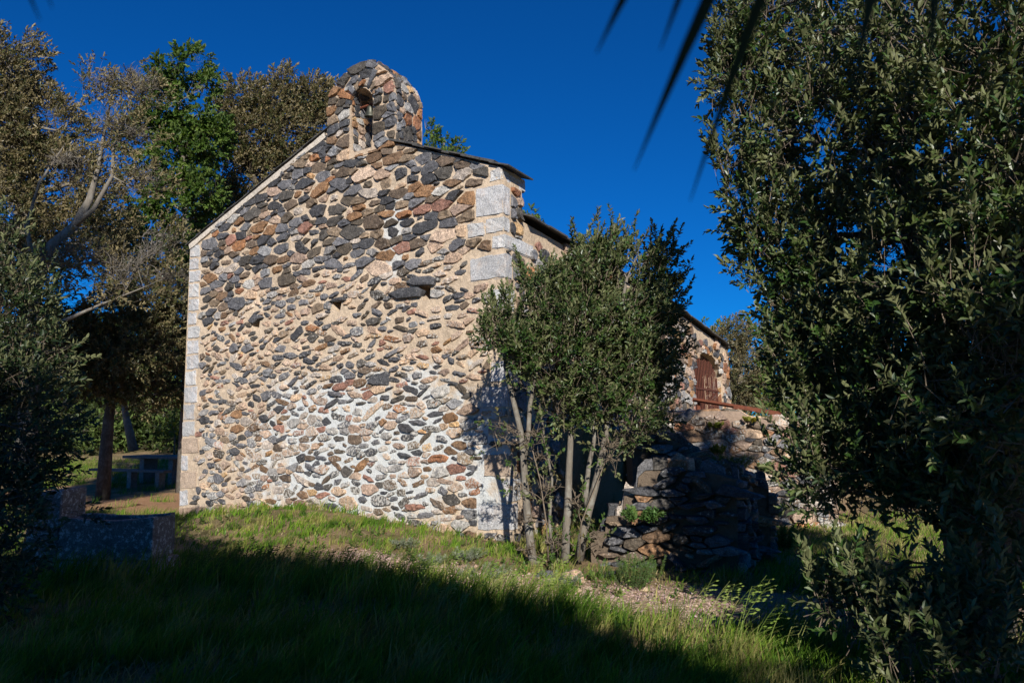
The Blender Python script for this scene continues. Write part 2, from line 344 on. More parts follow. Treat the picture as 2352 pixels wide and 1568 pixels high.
def rubble(mb, region, zone, fmap, seed, avoid=(), tilt=0.0, convex=True, edge=0.02):
    """lay irregular stones over region (polygon in u,v); zone(u,v) -> dict(cell, asp, fill, w, prot, lich)"""
    r = rng(seed)
    us = [p[0] for p in region]; vs = [p[1] for p in region]
    u0, u1, v0, v1 = min(us), max(us), min(vs), max(vs)
    pts = []; G = {}
    def ok(u, v, rad, asp):
        gi, gj = int(u/0.5), int(v/0.5)
        for a in range(gi-1, gi+2):
            for b in range(gj-1, gj+2):
                for q in G.get((a, b), ()):
                    du = (u-q[0])/asp; dv = v-q[1]
                    if du*du+dv*dv < (0.5*(rad+q[2]))**2: return False
        return True
    area = (u1-u0)*(v1-v0)
    for mult, tries in ((1.75, 1.2), (1.25, 8), (0.95, 26), (0.66, 45)):
        for _ in range(int((area if mult > 1.6 else max(area*1.5, 3.0))*tries*4)+3):
            u = r.uniform(u0, u1); v = r.uniform(v0, v1)
            z = zone(u, v); rad = z['cell']*mult*r.uniform(0.9, 1.1)
            if mult > 1.6 and r.random() > z.get('big', 0.25): continue
            if mult < 0.7 and r.random() > z.get('small', 0.6): continue
            if not pip(u, v, region): continue
            if any(a <= u <= b and c <= v <= d for a, b, c, d in avoid): continue
            if ok(u, v, rad, z['asp']):
                q = (u, v, rad, z); pts.append(q); G.setdefault((int(u/0.5), int(v/0.5)), []).append(q)
    for (u, v, rad, z) in pts:
        asp = z['asp']; w = rad*1.9*asp; h = rad*1.9
        poly = [(u-w, v-h), (u+w, v-h), (u+w, v+h), (u-w, v+h)]
        gi, gj = int(u/0.5), int(v/0.5)
        for a in range(gi-2, gi+3):
            for b in range(gj-1, gj+2):
                for q in G.get((a, b), ()):
                    if q[0] == u and q[1] == v: continue
                    du = (q[0]-u)/asp; dv = q[1]-v; D2 = du*du+dv*dv
                    if D2 > (2.6*rad+q[2])**2: continue
                    f = rad/(rad+q[2]); mu, mv = u+(q[0]-u)*f, v+(q[1]-v)*f
                    poly = clip(poly, (mu, mv), (du/asp, dv))
                    if len(poly) < 3: break
                if len(poly) < 3: break
            if len(poly) < 3: break
        if len(poly) < 3: continue
        if convex:
            L = len(region); ar = sum(region[i][0]*region[(i+1)%L][1]-region[(i+1)%L][0]*region[i][1] for i in range(L))
            sg = 1 if ar > 0 else -1
            for i in range(L):
                a, b = region[i], region[(i+1)%L]; nx_, ny_ = (b[1]-a[1])*sg, -(b[0]-a[0])*sg
                l = math.hypot(nx_, ny_) or 1; nx_ /= l; ny_ /= l
                poly = clip(poly, (a[0]-nx_*edge, a[1]-ny_*edge), (nx_, ny_))
                if len(poly) < 3: break
        for (a, b, c, d) in avoid:
            if len(poly) < 3: break
            if u < a: poly = clip(poly, (a-0.015, 0), (1, 0)) if c-0.1 < v < d+0.1 else poly
            elif u > b: poly = clip(poly, (b+0.015, 0), (-1, 0)) if c-0.1 < v < d+0.1 else poly
            if len(poly) < 3: break
            if v < c and a-0.1 < u < b+0.1: poly = clip(poly, (0, c-0.015), (0, 1))
            elif v > d and a-0.1 < u < b+0.1: poly = clip(poly, (0, d+0.015), (0, -1))
        if len(poly) < 3: continue
        cu = sum(p[0] for p in poly)/len(poly); cv = sum(p[1] for p in poly)/len(poly)
        loose = r.random() < z.get('loose', 0.0)
        if loose:
            # a broken flat stone of its own outline, half buried in the mortar
            el = r.uniform(1.1, 2.8); sz = rad*z['fill']*r.uniform(0.78, 1.15); ta = r.normal(z.get('ang', -0.05), 0.28)
            a_ = sz*math.sqrt(el)*0.62*z.get('wide', 1.15); b_ = sz/math.sqrt(el)*0.62
            k = int(r.integers(5, 9)); th = np.sort((np.arange(k)+r.uniform(-0.36, 0.36, k))/k*2*math.pi); q = []
            for t in th:
                e = r.uniform(0.78, 1.12); ct, st_ = math.cos(t), math.sin(t)
                x = a_*e*math.copysign(abs(ct)**0.75, ct); y = b_*e*math.copysign(abs(st_)**0.75, st_)
                q.append((u+x*math.cos(ta)-y*math.sin(ta), v+x*math.sin(ta)+y*math.cos(ta)))
            cu, cv = u, v
            if pip(u, v, region) and not all(pip(x, y, region) for x, y in q): continue
            if any(a-0.02 <= x <= b+0.02 and c-0.02 <= y <= d+0.02 for a, b, c, d in avoid for x, y in q): continue
        else:
            fill = min(0.97, max(0.35, z['fill']*r.uniform(0.84, 1.1)))
            fu = fill; fv = min(0.96, fill*r.uniform(0.8, 1.08))*(z.get('flat', 1.0))
            poly = [(cu+(p[0]-cu)*fu, cv+(p[1]-cv)*fv) for p in poly]
            q = []
            for i in range(len(poly)):
                a = poly[i-1]; b = poly[i]; c = poly[(i+1) % len(poly)]
                k = r.uniform(0.04, 0.17)
                q.append((b[0]+(a[0]-b[0])*k, b[1]+(a[1]-b[1])*k)); k = r.uniform(0.04, 0.17); q.append((b[0]+(c[0]-b[0])*k, b[1]+(c[1]-b[1])*k))
        per = sum(math.dist(q[i], q[(i+1) % len(q)]) for i in range(len(q)))
        qa = abs(sum(q[i-1][0]*q[i][1]-q[i][0]*q[i-1][1] for i in range(len(q))))/2
        if per < 0.09 or qa < 0.028*per*per or (not convex and not pip(cu, cv, region)): continue
        step = max(0.022, per/26); o = []
        for i in range(len(q)):
            a = q[i]; b = q[(i+1) % len(q)]; n_ = max(1, int(math.dist(a, b)/step+0.5))
            for j in range(n_):
                t = j/n_; x = a[0]+(b[0]-a[0])*t; y = a[1]+(b[1]-a[1])*t
                w_ = rad*(0.10*noise.noise(Vector((x*9, y*9, seed*1.7+5)))+0.07*noise.noise(Vector((x*24, y*24, seed+9))))
                dx, dy = x-cu, y-cv; l = math.hypot(dx, dy) or 1
                o.append((x+dx/l*w_, y+dy/l*w_))
        ta = 0.0 if loose else r.normal(0, 0.07); ca, sa = math.cos(ta), math.sin(ta)
        o = [(cu+(x-cu)*ca-(y-cv)*sa, cv+(x-cu)*sa+(y-cv)*ca) for x, y in o]
        prot = z['prot']*r.uniform(0.5, 1.3); tu, tv = r.normal(0, 0.10), r.normal(-0.04, 0.10)
        n = len(o); V = []; col = (*pick(r, z['w']), z['lich']*r.random()); sx = r.uniform(0, 99)
        for kk, (sc, dd) in enumerate((((1.03, -0.03), (1.0, prot*0.22), (0.86, prot*0.9), (0.5, prot*1.04)) if loose else ((1.03, -0.03), (1.0, prot*0.6), (0.93, prot*0.98), (0.5, prot*1.03)))):
            for x, y in o:
                X = cu+(x-cu)*sc; Y = cv+(y-cv)*sc
                d = dd
                if kk: d += (tu*(X-cu)+tv*(Y-cv))*(0.5 if kk == 1 else 1) + (0.6 if loose else 0.35)*prot*noise.noise(Vector((X*14, Y*14, sx)))
                V.append(fmap(X, Y, d))
        V.append(fmap(cu, cv, prot*(1.08+0.3*r.normal())))
        F = [[k*n+i, k*n+(i+1) % n, (k+1)*n+(i+1) % n, (k+1)*n+i] for k in range(3) for i in range(n)]
        F += [[3*n+i, 3*n+(i+1) % n, 4*n] for i in range(n)]
        mb.add(V, F, col)
def prism(mb, outline, holes, fmap, depth_vec, m=1, col=(1,1,1,1)):
    """solid wall body: polygon (with holes) in u,v carried by fmap, pushed back by depth_vec"""
    bm = bmesh.new(); ed = []
    for loop in [outline]+list(holes):
        vs = [bm.verts.new(fmap(u, v, 0)) for u, v in loop]
        for i in range(len(vs)): ed.append(bm.edges.new((vs[i], vs[(i+1) % len(vs)])))
    bmesh.ops.triangle_fill(bm, use_beauty=True, edges=ed)
    ret = bmesh.ops.extrude_face_region(bm, geom=list(bm.faces))
    bmesh.ops.translate(bm, vec=depth_vec, verts=[e for e in ret['geom'] if isinstance(e, bmesh.types.BMVert)])
    bmesh.ops.recalc_face_normals(bm, faces=bm.faces)
    bm.verts.index_update()
    mb.add([v.co.copy() for v in bm.verts], [[v.index for v in f.verts] for f in bm.faces], col, m)
    bm.free()

# ---- facade frame: u runs left along the front from the right corner, z is height
FA = R(35.2)
DL = Vector((-math.cos(FA), math.sin(FA), 0)); FN = Vector((-math.sin(FA), -math.cos(FA), 0))
P0 = at(1177, 1240, 11.0); P0.z = 0
def Fmap(u, z, d): return P0 + DL*u + FN*d + Vector((0, 0, z))
def fuz(x, y):
    d = ray(x, y); t = (P0-CAM).dot(FN)/d.dot(FN); q = CAM+d*t
    return ((q-P0).dot(DL), q.z)
SD = Vector((math.sin(R(30)), math.cos(R(30)), 0)); SN = Vector((SD.y, -SD.x, 0))   # nave side wall
CB = fuz(1177, 1240); CTp = fuz(1154, 440)
CTop = Fmap(*CTp, 0); CBot = Fmap(*CB, 0)
CUP = (CTop-CBot)/(CTop.z-CBot.z)                  # leaning corner line per metre of height
SNt = SD.cross(CUP).normalized()
if SNt.x < 0: SNt = -SNt
def Smap(s, z, d): return CBot + CUP*(z-CBot.z) + SD*s + SNt*d
def suz(x, y):
    d = ray(x, y); t = (CBot-CAM).dot(SNt)/d.dot(SNt); q = CAM+d*t
    return ((q - CBot - CUP*(q.z-CBot.z)).dot(SD), q.z)

chapel = empty('stone_chapel', (P0.x, P0.y, 0), 'rubble stone chapel with arched bell gable and granite corner blocks', 'chapel')
eL = fuz(437, 566); bL = fuz(752, 306); bR = fuz(907, 329); eR = fuz(1151, 384)
bl = fuz(411, 1195); fb_l = fuz(404, 1330); 
ZB0 = fuz(856, 338)[1]-0.10
FACADE = [(-0.02, -0.4), (CB[0], 0.0), CTp, eR, bR, (bR[0], ZB0), (bL[0], ZB0), bL, eL, bl, (bl[0]+0.02, -0.9), (-0.02, -0.9)]
FAC_CONV = [(CB[0], -0.4), CTp, eR, bR, bL, eL, bl, (bl[0]+0.02, -0.6)]
holes_px = [((582,728),(598,732),(594,757),(580,748)), ((763,692),(786,688),(780,720),(770,712)), ((962,656),(989,653),(989,687),(972,690))]
HOLES = [[fuz(*q) for q in h] for h in holes_px]
def bb(pts): return (min(p[0] for p in pts), max(p[0] for p in pts), min(p[1] for p in pts), max(p[1] for p in pts))
# corner blocks: front face corners in the photo's frame, and how far they run along the side
def quad(xl, xr, ytl, ytr, ybl, ybr): return [fuz(xl, ytl), fuz(xr, ytr), fuz(xr, ybr), fuz(xl, ybl)]
W_ = (1.0,1.0,1.0,1); PK = (0.86,0.66,0.50,1); BRN = (0.68,0.48,0.34,1); GY = (0.9,0.9,0.92,1)
RQ = [(quad(1126,1151,392,382,420,414), 1209, 441, W_), (quad(1093,1155,433,423,501,491), 1171, 462, GY),
      (quad(1074,1114,513,508,549,541), None, 0, W_), (quad(1116,1157,504,497,538,531), 1170, 520, W_),
      (quad(1130,1159,542,536,573,569), 1223, 584, W_), (quad(1081,1160,596,580,648,638), 1175, 612, GY),
      (quad(1133,1161,664,660,718,714), 1182, 700, W_), (quad(1105,1163,735,731,772,768), 1176, 755, PK),
      (quad(1128,1165,832,829,878,876), 1190, 855, GY), (quad(1108,1167,888,886,938,937), 1180, 912, GY),
      (quad(1122,1169,960,959,1000,1000), 1192, 980, PK), (quad(1112,1172,1042,1042,1094,1095), 1185, 1068, PK),
      (quad(1145,1174,1100,1100,1152,1153), 1196, 1126, W_), (quad(1098,1177,1158,1157,1217,1219), 1188, 1188, GY)]
RTOP = suz(1209, 440)
ly = [562,593,622,650.6,686,717,749,780,816,851,888,927,966,1004,1043,1082,1124,1163,1206]
lw = [24,22,26,24,25,20,29,27,29,25,30,26,29,39,17,38,20,62,34]
LQ = []
for i in range(len(ly)-1):
    y0, y1 = ly[i]+1.5, ly[i+1]-1.5
    xe = lambda y: np.interp(y, [560,800,960,1195], [437,430,420,410])
    w = lw[i]; cl = PK if i in (13, 15) else BRN if i in (17,) else GY if i % 3 else W_
    LQ.append((quad(xe(y0), xe(y0)+w, y0, y0-w*0.10*(1 if y0 < 900 else 0.4), y1, y1-w*0.10*(1 if y1 < 900 else 0.4)), cl))
ZB = fuz(856, 338)[1]-0.10
AV = [(fuz(907, 350)[0], fuz(753, 310)[0], ZB, 12.0)] + [bb(q[0]) for q in RQ] + [bb(q[0]) for q in LQ] + [bb(h) for h in HOLES]

zL = fuz(500, 640); 
UMID = fuz(800, 900)[0]
def zone_f(u, v):
    # line under the heavier courses of the gable
    topz = np.interp(u, [0.2, 1.6, 2.8, 4.6, 6.5, 8.5], [4.25, 4.35, 4.5, 4.6, 4.2, 3.75]) + 0.25*noise.noise(Vector((u*1.3, v*1.3, 1)))
    if v > topz: return dict(cell=0.132, asp=2.1, fill=0.98, w=(44, 34, 3, 14, 5), prot=0.036, lich=0.35, big=0.30, small=0.8, loose=0.12)
    if v > 2.0+0.3*noise.noise(Vector((u*0.9, 2, 0))):
        return dict(cell=0.105, asp=2.1, fill=0.98, w=(40, 17, 3, 36, 4), prot=0.033, lich=0.8, big=0.12, small=0.9, loose=0.85, wide=1.6)
    return dict(cell=0.112, asp=2.0, fill=0.96, w=(32, 20, 3, 36, 9), prot=0.03, lich=1.0, big=0.14, small=0.8, loose=0.6, wide=1.55, ang=-0.02)
pc = Fmap(UMID-0.3, 1.35, 0); pc2 = Fmap(fuz(905, 520)[0], fuz(905, 560)[1], 0)
M_MORT = m_mortar('facade_mortar', (0.575,0.455,0.335), [((pc.x, pc.y, pc.z), (3.3, 1.4), 1.0), ((pc2.x, pc2.y, pc2.z), (0.28, 0.9), 0.8)])
M_MORT_B = m_mortar('bell_gable_mortar', (0.52,0.40,0.29))
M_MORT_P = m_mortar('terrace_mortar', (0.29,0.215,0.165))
mb = MB()
rubble(mb, FAC_CONV, zone_f, lambda u, v, d: Fmap(u, v, d), 11, AV)
# flat slabs over the three scaffold holes
def slab(mb, corners, prot, col, seed=0):
    r = rng(seed); q = [fuz(*c) for c in corners]; cu = sum(p[0] for p in q)/len(q); cv = sum(p[1] for p in q)/len(q)
    n = len(q); V = []
    for sc, dd in ((1.02, -0.03), (1.0, prot*0.7), (0.88, prot), (0.45, prot*1.1)):
        for p in q: V.append(Fmap(cu+(p[0]-cu)*sc, cv+(p[1]-cv)*sc, dd+r.normal(0, 0.004)))
    V.append(Fmap(cu, cv, prot*1.15))
    F = [[k*n+i, k*n+(i+1) % n, (k+1)*n+(i+1) % n, (k+1)*n+i] for k in range(3) for i in range(n)]+[[3*n+i, 3*n+(i+1) % n, 4*n] for i in range(n)]
    mb.add(V, F, (*col, 0.3))
slab(mb, [(935,650),(950,638),(990,634),(1004,642),(1000,655),(955,657)], 0.075, SLATE[1], 1)
slab(mb, [(893,676),(925,662),(962,660),(974,668),(968,682),(915,688)], 0.07, SLATE[0], 2)
slab(mb, [(757,694),(775,684),(790,682),(797,690),(780,693)], 0.06, SLATE[4], 3)
slab(mb, [(573,738),(585,722),(600,722),(607,730),(596,734),(585,744)], 0.06, SLATE[1], 4)
prism(mb, FACADE[1:11], HOLES, Fmap, SD*0.6, 1)
mb.build('front_wall', [M_STONE, M_MORT], chapel)

def block(name, q, depth_dir, depth, proud_r, col, parent, both=True, seed=0, proud=0.014):
    """granite block: front quad (TL, TR, BR, BL), pushed back; slightly proud of the wall"""
    r = rng(seed); tl, tr, br, blq = q
    fr = [Fmap(p[0], p[1], proud) for p in (tl, tr, br, blq)]
    if proud_r is not None:
        fr[1] = fr[1]+proud_r*0.014; fr[2] = fr[2]+proud_r*0.014
    bk = [p+depth_dir*(depth) for p in fr]
    bm = bmesh.new(); vs = [bm.verts.new(p) for p in fr+bk]
    for f in ((0,1,2,3),(4,7,6,5),(0,4,5,1),(1,5,6,2),(2,6,7,3),(3,7,4,0)): bm.faces.new([vs[i] for i in f])
    bmesh.ops.recalc_face_normals(bm, faces=bm.faces)
    bmesh.ops.bevel(bm, geom=list(bm.edges), offset=0.016, segments=2, affect='EDGES')
    bmesh.ops.subdivide_edges(bm, edges=[e for e in bm.edges if e.calc_length() > 0.12], cuts=3, use_grid_fill=True)
    for v in bm.verts:
        nz = noise.noise(v.co*7+Vector((seed, 0, 0)))*0.012+noise.noise(v.co*25)*0.006; v.co += Vector((r.normal(), r.normal(), r.normal()))*0.004 + v.normal*nz
    me = bpy.data.meshes.new(name); bm.to_mesh(me); bm.free()
    a = me.color_attributes.new('Col', 'FLOAT_COLOR', 'POINT')
    f = r.uniform(0.9, 1.1)
    for d in a.data: d.color = (col[0]*f, col[1]*f, col[2]*f, 1)
    return link(name, me, M_GRAN, parent)
SAV = []
for i, (q, sx, sy, col) in enumerate(RQ):
    if sx: dep = max(0.12, suz(sx, sy)[0])
    else: dep = 0.25
    block('quoin_block', q, SD, dep, SNt if sx else None, col, chapel, seed=100+i)
    if sx: SAV.append((-0.1, dep, min(p[1] for p in q), max(p[1] for p in q)))
for i, (q, col) in enumerate(LQ):
    block('quoin_block', q, SD, 0.35, -SN*0.6, col, chapel, seed=200+i)

# ---- side of the gable wall and nave side wall with its arched, barred doorway
TH = 0.62
top_s = lambda s: np.interp(s, [0, TH, TH+0.001, 7.6, 12.2, 13.5], [eR[1]-0.06, eR[1]-0.06, suz(1216,514)[1], 4.5, 4.05, 3.95])
def zone_s(u, v): return dict(cell=0.165, asp=1.35, fill=0.88, w=(30, 16, 14, 24, 16), prot=0.055, lich=0.4, big=0.35, small=0.7)
mb = MB()
rubble(mb, [(0.02, -0.3), (TH-0.01, -0.3), (TH-0.01, eR[1]-0.1), (0.02, eR[1]-0.1)], zone_s, Smap, 21, SAV)
# nave wall: straight, then the east end rounds away
SLEN, RAD = 13.3, 2.3
ze0 = suz(1216, 514)[1]; zdoorS = suz(1597, 900)[0]
print('nave', 'eave0', round(ze0, 2), 'door s', [tuple(round(a, 2) for a in suz(*q)) for q in ((1595,940),(1595,848),(1612,806),(1655,871),(1668,924),(1540,705),(1668,800),(1688,920))])
def Nmap(s, z, d):
    if s <= SLEN: return Smap(s, z, d)
    a = (s-SLEN)/RAD
    base = CBot + SD*SLEN - SNh*RAD
    bat = 0.06*(2.0-z)*1.0
    n = SNh*math.cos(a) + SD*math.sin(a)
    q = base + n*(RAD+d+bat*sstep(0, 0.3, a)) + Vector((0, 0, z)); off = CUP*(z-CBot.z); off.z = 0
    return q + off
SNh = Vector((SNt.x, SNt.y, 0)).normalized()
DOOR = (9.75, 12.7, 1.5, 2.95)       # s0, s1, sill, springing
def eave(s): return float(np.interp(s, [0.6, 8.1, 13.3, 17.0], [ze0, 4.62, 4.10, 3.95]))
darch = [(DOOR[0]+(DOOR[1]-DOOR[0])*(0.5-0.5*math.cos(a)), DOOR[3]+0.80*math.sin(a)) for a in np.linspace(0, math.pi, 13)]
doorpoly = [(DOOR[0], DOOR[2])]+darch+[(DOOR[1], DOOR[2])]
doorbb = []
for k in range(8):
    a, b = DOOR[0]+(DOOR[1]-DOOR[0])*k/8, DOOR[0]+(DOOR[1]-DOOR[0])*(k+1)/8
    mx = max(p[1] for p in darch if a-0.1 <= p[0] <= b+0.1)
    doorbb.append((a, b, DOOR[2]-0.2, mx))
doorbb = [(DOOR[0]+0.02, DOOR[1]-0.02, DOOR[2]-0.2, DOOR[3]+0.25), (DOOR[0]+0.25, DOOR[1]-0.25, DOOR[3]+0.2, DOOR[3]+0.52), (DOOR[0]+0.6, DOOR[1]-0.6, DOOR[3]+0.5, DOOR[3]+0.72)]
reg = [(TH, -0.3), (17.2, -0.3)] + [(s, eave(s)-0.12) for s in np.linspace(17.2, TH, 17)]
rubble(mb, reg, zone_s, Nmap, 23, doorbb, convex=False)
rubble(mb, [(0.02, 1.5), (0.53, 1.5), (0.53, DOOR[3]+0.1), (0.02, DOOR[3]+0.1)], lambda u, v: dict(cell=0.15, asp=1.2, fill=0.9, w=(25, 10, 15, 30, 20), prot=0.03, lich=0.3), lambda t, z, d: Smap(DOOR[1]-d, z, 0)+DL*t, 27)
nv = np.linspace(TH, SLEN, 30)
prism(mb, [(0.03, -0.8), (SLEN, -0.8)]+[(s, eave(s)-0.02) for s in nv[::-1]]+[(TH, eave(TH)), (TH, eR[1]-0.08), (0.03, eR[1]-0.08)], [doorpoly], Smap, DL*0.6, 1)
ap = np.linspace(SLEN, SLEN+RAD*1.75, 26)
V = []; 
for s in ap:
    for z in np.linspace(-0.8, eave(s), 12): V.append(Nmap(s, z, 0))
mb.add(V, [[i*12+j, (i+1)*12+j, (i+1)*12+j+1, i*12+j+1] for i in range(25) for j in range(11)], m=1)
M_MORT_S = m_mortar('side_mortar', (0.58,0.45,0.32))
mb.build('side_wall', [M_STONE, M_MORT_S], chapel)
# far (hidden) long wall closing the nave
mb = MB(); LB = Fmap(bl[0], 0, 0)
mb.box(LB+Vector((0,0,-1)), SD*14, -SN*-0.5, Vector((0,0,eL[1]+0.9)), m=0)
mb.build('north_wall', [M_MORT_S], chapel)
# the iron grille in the doorway, set back in the reveal
mb = MB()
for i in range(19):
    s = DOOR[0]+0.06+(DOOR[1]-DOOR[0]-0.12)*i/18
    t = (s-DOOR[0])/(DOOR[1]-DOOR[0]); tz = DOOR[3]+0.78*math.sqrt(max(0, 1-(2*t-1)**2))-0.05
    mb.tube([Smap(s, DOOR[2]-0.1, -0.15), Smap(s, tz, -0.15)], 0.016, 6)
o = mb.build('iron_grille', [M_RUSTD], chapel)
for z in (DOOR[2]+0.1, DOOR[3]-0.25):
    mb = MB(); mb.box(Smap(DOOR[0], z, -0.175), SD*(DOOR[1]-DOOR[0]), SNh*0.05, (0,0,0.055))
    mb.build('crossbar', [M_RUSTD], o)

# ---- slate roofs
def slates(mb, A, B, depth_v, up, rows, n, th=0.03, seed=0, over=0.06, jag=0.03):
    """overlapping slates from A (low) to B (high), each reaching along depth_v"""
    r = rng(seed); A = Vector(A); B = Vector(B); L = (B-A)
    for i in range(n):
        p = A+L*(i/n); step = L*(1.35/n)
        for k in range(rows):
            q = p + depth_v*(k/rows) + up*(0.012+0.014*(i % 2)+r.uniform(0, 0.012)+0.003*k)
            lift = up*r.uniform(0.0, 0.02)
            a = q - L.normalized()*r.uniform(0, jag) - (depth_v.normalized()*r.uniform(0, over) if k == 0 else Vector())
            X = step; Y = depth_v*(1.04/rows)+(depth_v.normalized()*over if k == 0 else Vector()); t = up*th*r.uniform(0.7, 1.3)
            vs = [a+lift, a+X, a+X+Y, a+Y+lift]; vs2 = [v_+t for v_ in vs]
            mb.add(vs+vs2, [[3,2,1,0],[4,5,6,7],[0,1,5,4],[1,2,6,5],[2,3,7,6],[3,0,4,7]])
mb = MB()
AR = Fmap(eR[0], eR[1]+0.0, 0.05) + SNh*0.0; BR = Fmap(bR[0], bR[1]-0.0, 0.05)
slopeR = (BR-AR).normalized(); upR = slopeR.cross(-SD) ; upR = upR if upR.z > 0 else -upR
slates(mb, AR - slopeR*0.16 + FN*0.0, BR, SD*(TH+0.1), upR.normalized(), 1, 9, 0.03, 5)
ALf = Fmap(eL[0], eL[1]+0.06, 0.03); BLf = Fmap(bL[0], bL[1]+0.06, 0.03)
slopeL = (BLf-ALf).normalized(); upL = slopeL.cross(SD); upL = upL if upL.z > 0 else -upL
slates(mb, ALf-slopeL*0.14, BLf+slopeL*0.02, SD*(TH+0.1), upL.normalized(), 1, 11, 0.016, 6, over=0.012)
# nave roof: two planes of slates behind the gable, eaves over the side walls
ridge0 = Fmap((bL[0]+bR[0])/2, bR[1]-0.25, 0)+SD*TH; ridge1 = ridge0+SD*14.0+Vector((0,0,-1.0))
for k in range(26):
    f0 = k/26; f1 = (k+1)/26; s0 = TH+(17.0-TH)*f0; s1 = TH+(17.0-TH)*f1
    E0 = Nmap(s0, eave(s0)+0.03, 0.16); E1 = Nmap(s1, eave(s1)+0.03, 0.16)
    G0 = ridge0.lerp(ridge1, f0); G1 = ridge0.lerp(ridge1, f1)
    upn = Vector((0, 0, 1)); r = rng(700+k)
    for j in range(9):
        a0 = E0.lerp(G0, j/9)+upn*(0.02*(j % 2)+r.uniform(0, 0.015)); a1 = E1.lerp(G1, j/9)+upn*(0.02*(j % 2)+r.uniform(0, 0.015))
        b0 = E0.lerp(G0, (j+1.25)/9); b1 = E1.lerp(G1, (j+1.25)/9)
        if j == 0: a0 = a0-(G0-E0).normalized()*r.uniform(-0.04, 0.05); a1 = a1-(G1-E1).normalized()*r.uniform(-0.04, 0.05)
        t = Vector((0, 0, 0.03))
        mb.add([a0, a1, b1, b0, a0+t, a1+t, b1+t, b0+t], [[3,2,1,0],[4,5,6,7],[0,1,5,4],[1,2,6,5],[2,3,7,6],[3,0,4,7]])
N0 = Fmap(eL[0], eL[1]-0.35, 0)+SD*TH; N1 = N0+SD*14.0+Vector((0,0,-0.6))
mb.add([N0, N1, ridge1, ridge0, N0+Vector((0,0,.06)), N1+Vector((0,0,.06)), ridge1+Vector((0,0,.06)), ridge0+Vector((0,0,.06))], [[3,2,1,0],[4,5,6,7],[0,1,5,4],[1,2,6,5],[2,3,7,6],[3,0,4,7]])
mb.build('slate_roof', [M_SLATE], chapel)
# pale mortar fillet under the left-hand slates
mb = MB()
fa = Fmap(eL[0]-0.02, eL[1]-0.03, 0.0); fb = Fmap(bL[0]+0.02, bL[1]-0.05, 0.0)
pts = []; n = 40
for i in range(n+1):
    t = i/n; q = fa.lerp(fb, t)+FN*(0.036+0.01*noise.noise(Vector((i*0.5, 0, 0)))); w = 0.085+0.035*noise.noise(Vector((i*0.35, 5, 0)))
    pts += [q+upL*0.07, q-upL*(w-0.045), q-upL*(w-0.045)-FN*0.05, q+upL*0.07-FN*0.05]
mb.add(pts, [[i*4+j, i*4+(j+1) % 4, (i+1)*4+(j+1) % 4, (i+1)*4+j] for i in range(n) for j in range(4)])
mb.build('verge_mortar', [m_mortar('lime_fillet', (0.60,0.53,0.45))], chapel)

# ---- bell gable
px = [(751,346),(753,300),(754,262),(755,240),(762,217),(772,199),(783,185),(796,168),(818,154),(836,145),(852,142),(866,146),(880,155),(892,166),(900,177),(905,190),(908,215),(909,260),(908,356)]
BEL = [fuz(*q) for q in px]; BEL[0] = (BEL[0][0], ZB); BEL[-1] = (BEL[-1][0], ZB)
opx = [(812,337),(807,300),(807,262),(808,232),(812,219),(820,208),(830,203),(840,203),(849,209),(856,218),(858,232),(858,262),(857,300),(856,338)]
OPN = [fuz(*q) for q in opx]; OPN[0] = (OPN[0][0], OPN[-1][1])
BD = 0.78
belf = None
mb = MB()
def Bm(u, v, d): return Fmap(u, v, d+0.012)
def zone_b(u, v): return dict(cell=0.135, asp=1.8, fill=0.92, w=(40, 28, 9, 15, 8), prot=0.045, lich=0.25, big=0.35, small=0.6)
ob = bb(OPN)
oav = [(ob[0], ob[1], ob[2]-0.05, ob[3]-0.16), (ob[0]+0.1, ob[1]-0.1, ob[2], ob[3])]
belreg = [BEL[0]]+BEL[1:]
rubble(mb, belreg, zone_b, Bm, 31, oav, edge=-0.02)
prism(mb, BEL, [OPN], Bm, SD*BD, 1)
# stones over the sides and the rounded top, following the outline
acc = [0.0]
for a, b in zip(BEL, BEL[1:]): acc.append(acc[-1]+math.dist(a, b))
cB = (sum(p[0] for p in BEL)/len(BEL), sum(p[1] for p in BEL)/len(BEL))
def Wm(s, t, d):
    s = min(max(s, 0), acc[-1]); i = min(int(np.searchsorted(acc, s)), len(acc)-1); i = max(i, 1)
    f = (s-acc[i-1])/(acc[i]-acc[i-1]); a, b = BEL[i-1], BEL[i]
    u, v = a[0]+(b[0]-a[0])*f, a[1]+(b[1]-a[1])*f
    nu, nv_ = (b[1]-a[1]), -(b[0]-a[0]); l = math.hypot(nu, nv_); nu /= l; nv_ /= l
    if nu*(u-cB[0])+nv_*(v-cB[1]) < 0: nu, nv_ = -nu, -nv_
    return Bm(u+nu*d, v+nv_*d, 0)+SD*t
rubble(mb, [(0, 0.0), (acc[-1], 0.0), (acc[-1], BD), (0, BD)], lambda u, v: dict(cell=0.17, asp=0.95, fill=0.86, w=(36, 24, 18, 14, 10), prot=0.045, lich=0.3, big=0.35, small=0.6), Wm, 33)
# left jamb of the opening
jl = [OPN[i] for i in range(0, 6)]
accj = [0.0]
for a, b in zip(jl, jl[1:]): accj.append(accj[-1]+math.dist(a, b))
def Jm(s, t, d):
    i = max(1, min(int(np.searchsorted(accj, min(max(s, 0), accj[-1]))), len(accj)-1))
    f = (s-accj[i-1])/(accj[i]-accj[i-1]); a, b = jl[i-1], jl[i]
    return Bm(a[0]+(b[0]-a[0])*f-d, a[1]+(b[1]-a[1])*f, 0)+SD*t
rubble(mb, [(0.02, 0.0), (accj[-1], 0.0), (accj[-1], BD), (0.02, BD)], lambda u, v: dict(cell=0.14, asp=0.8, fill=0.86, w=(36, 24, 18, 14, 10), prot=0.03, lich=0.3), Jm, 35)
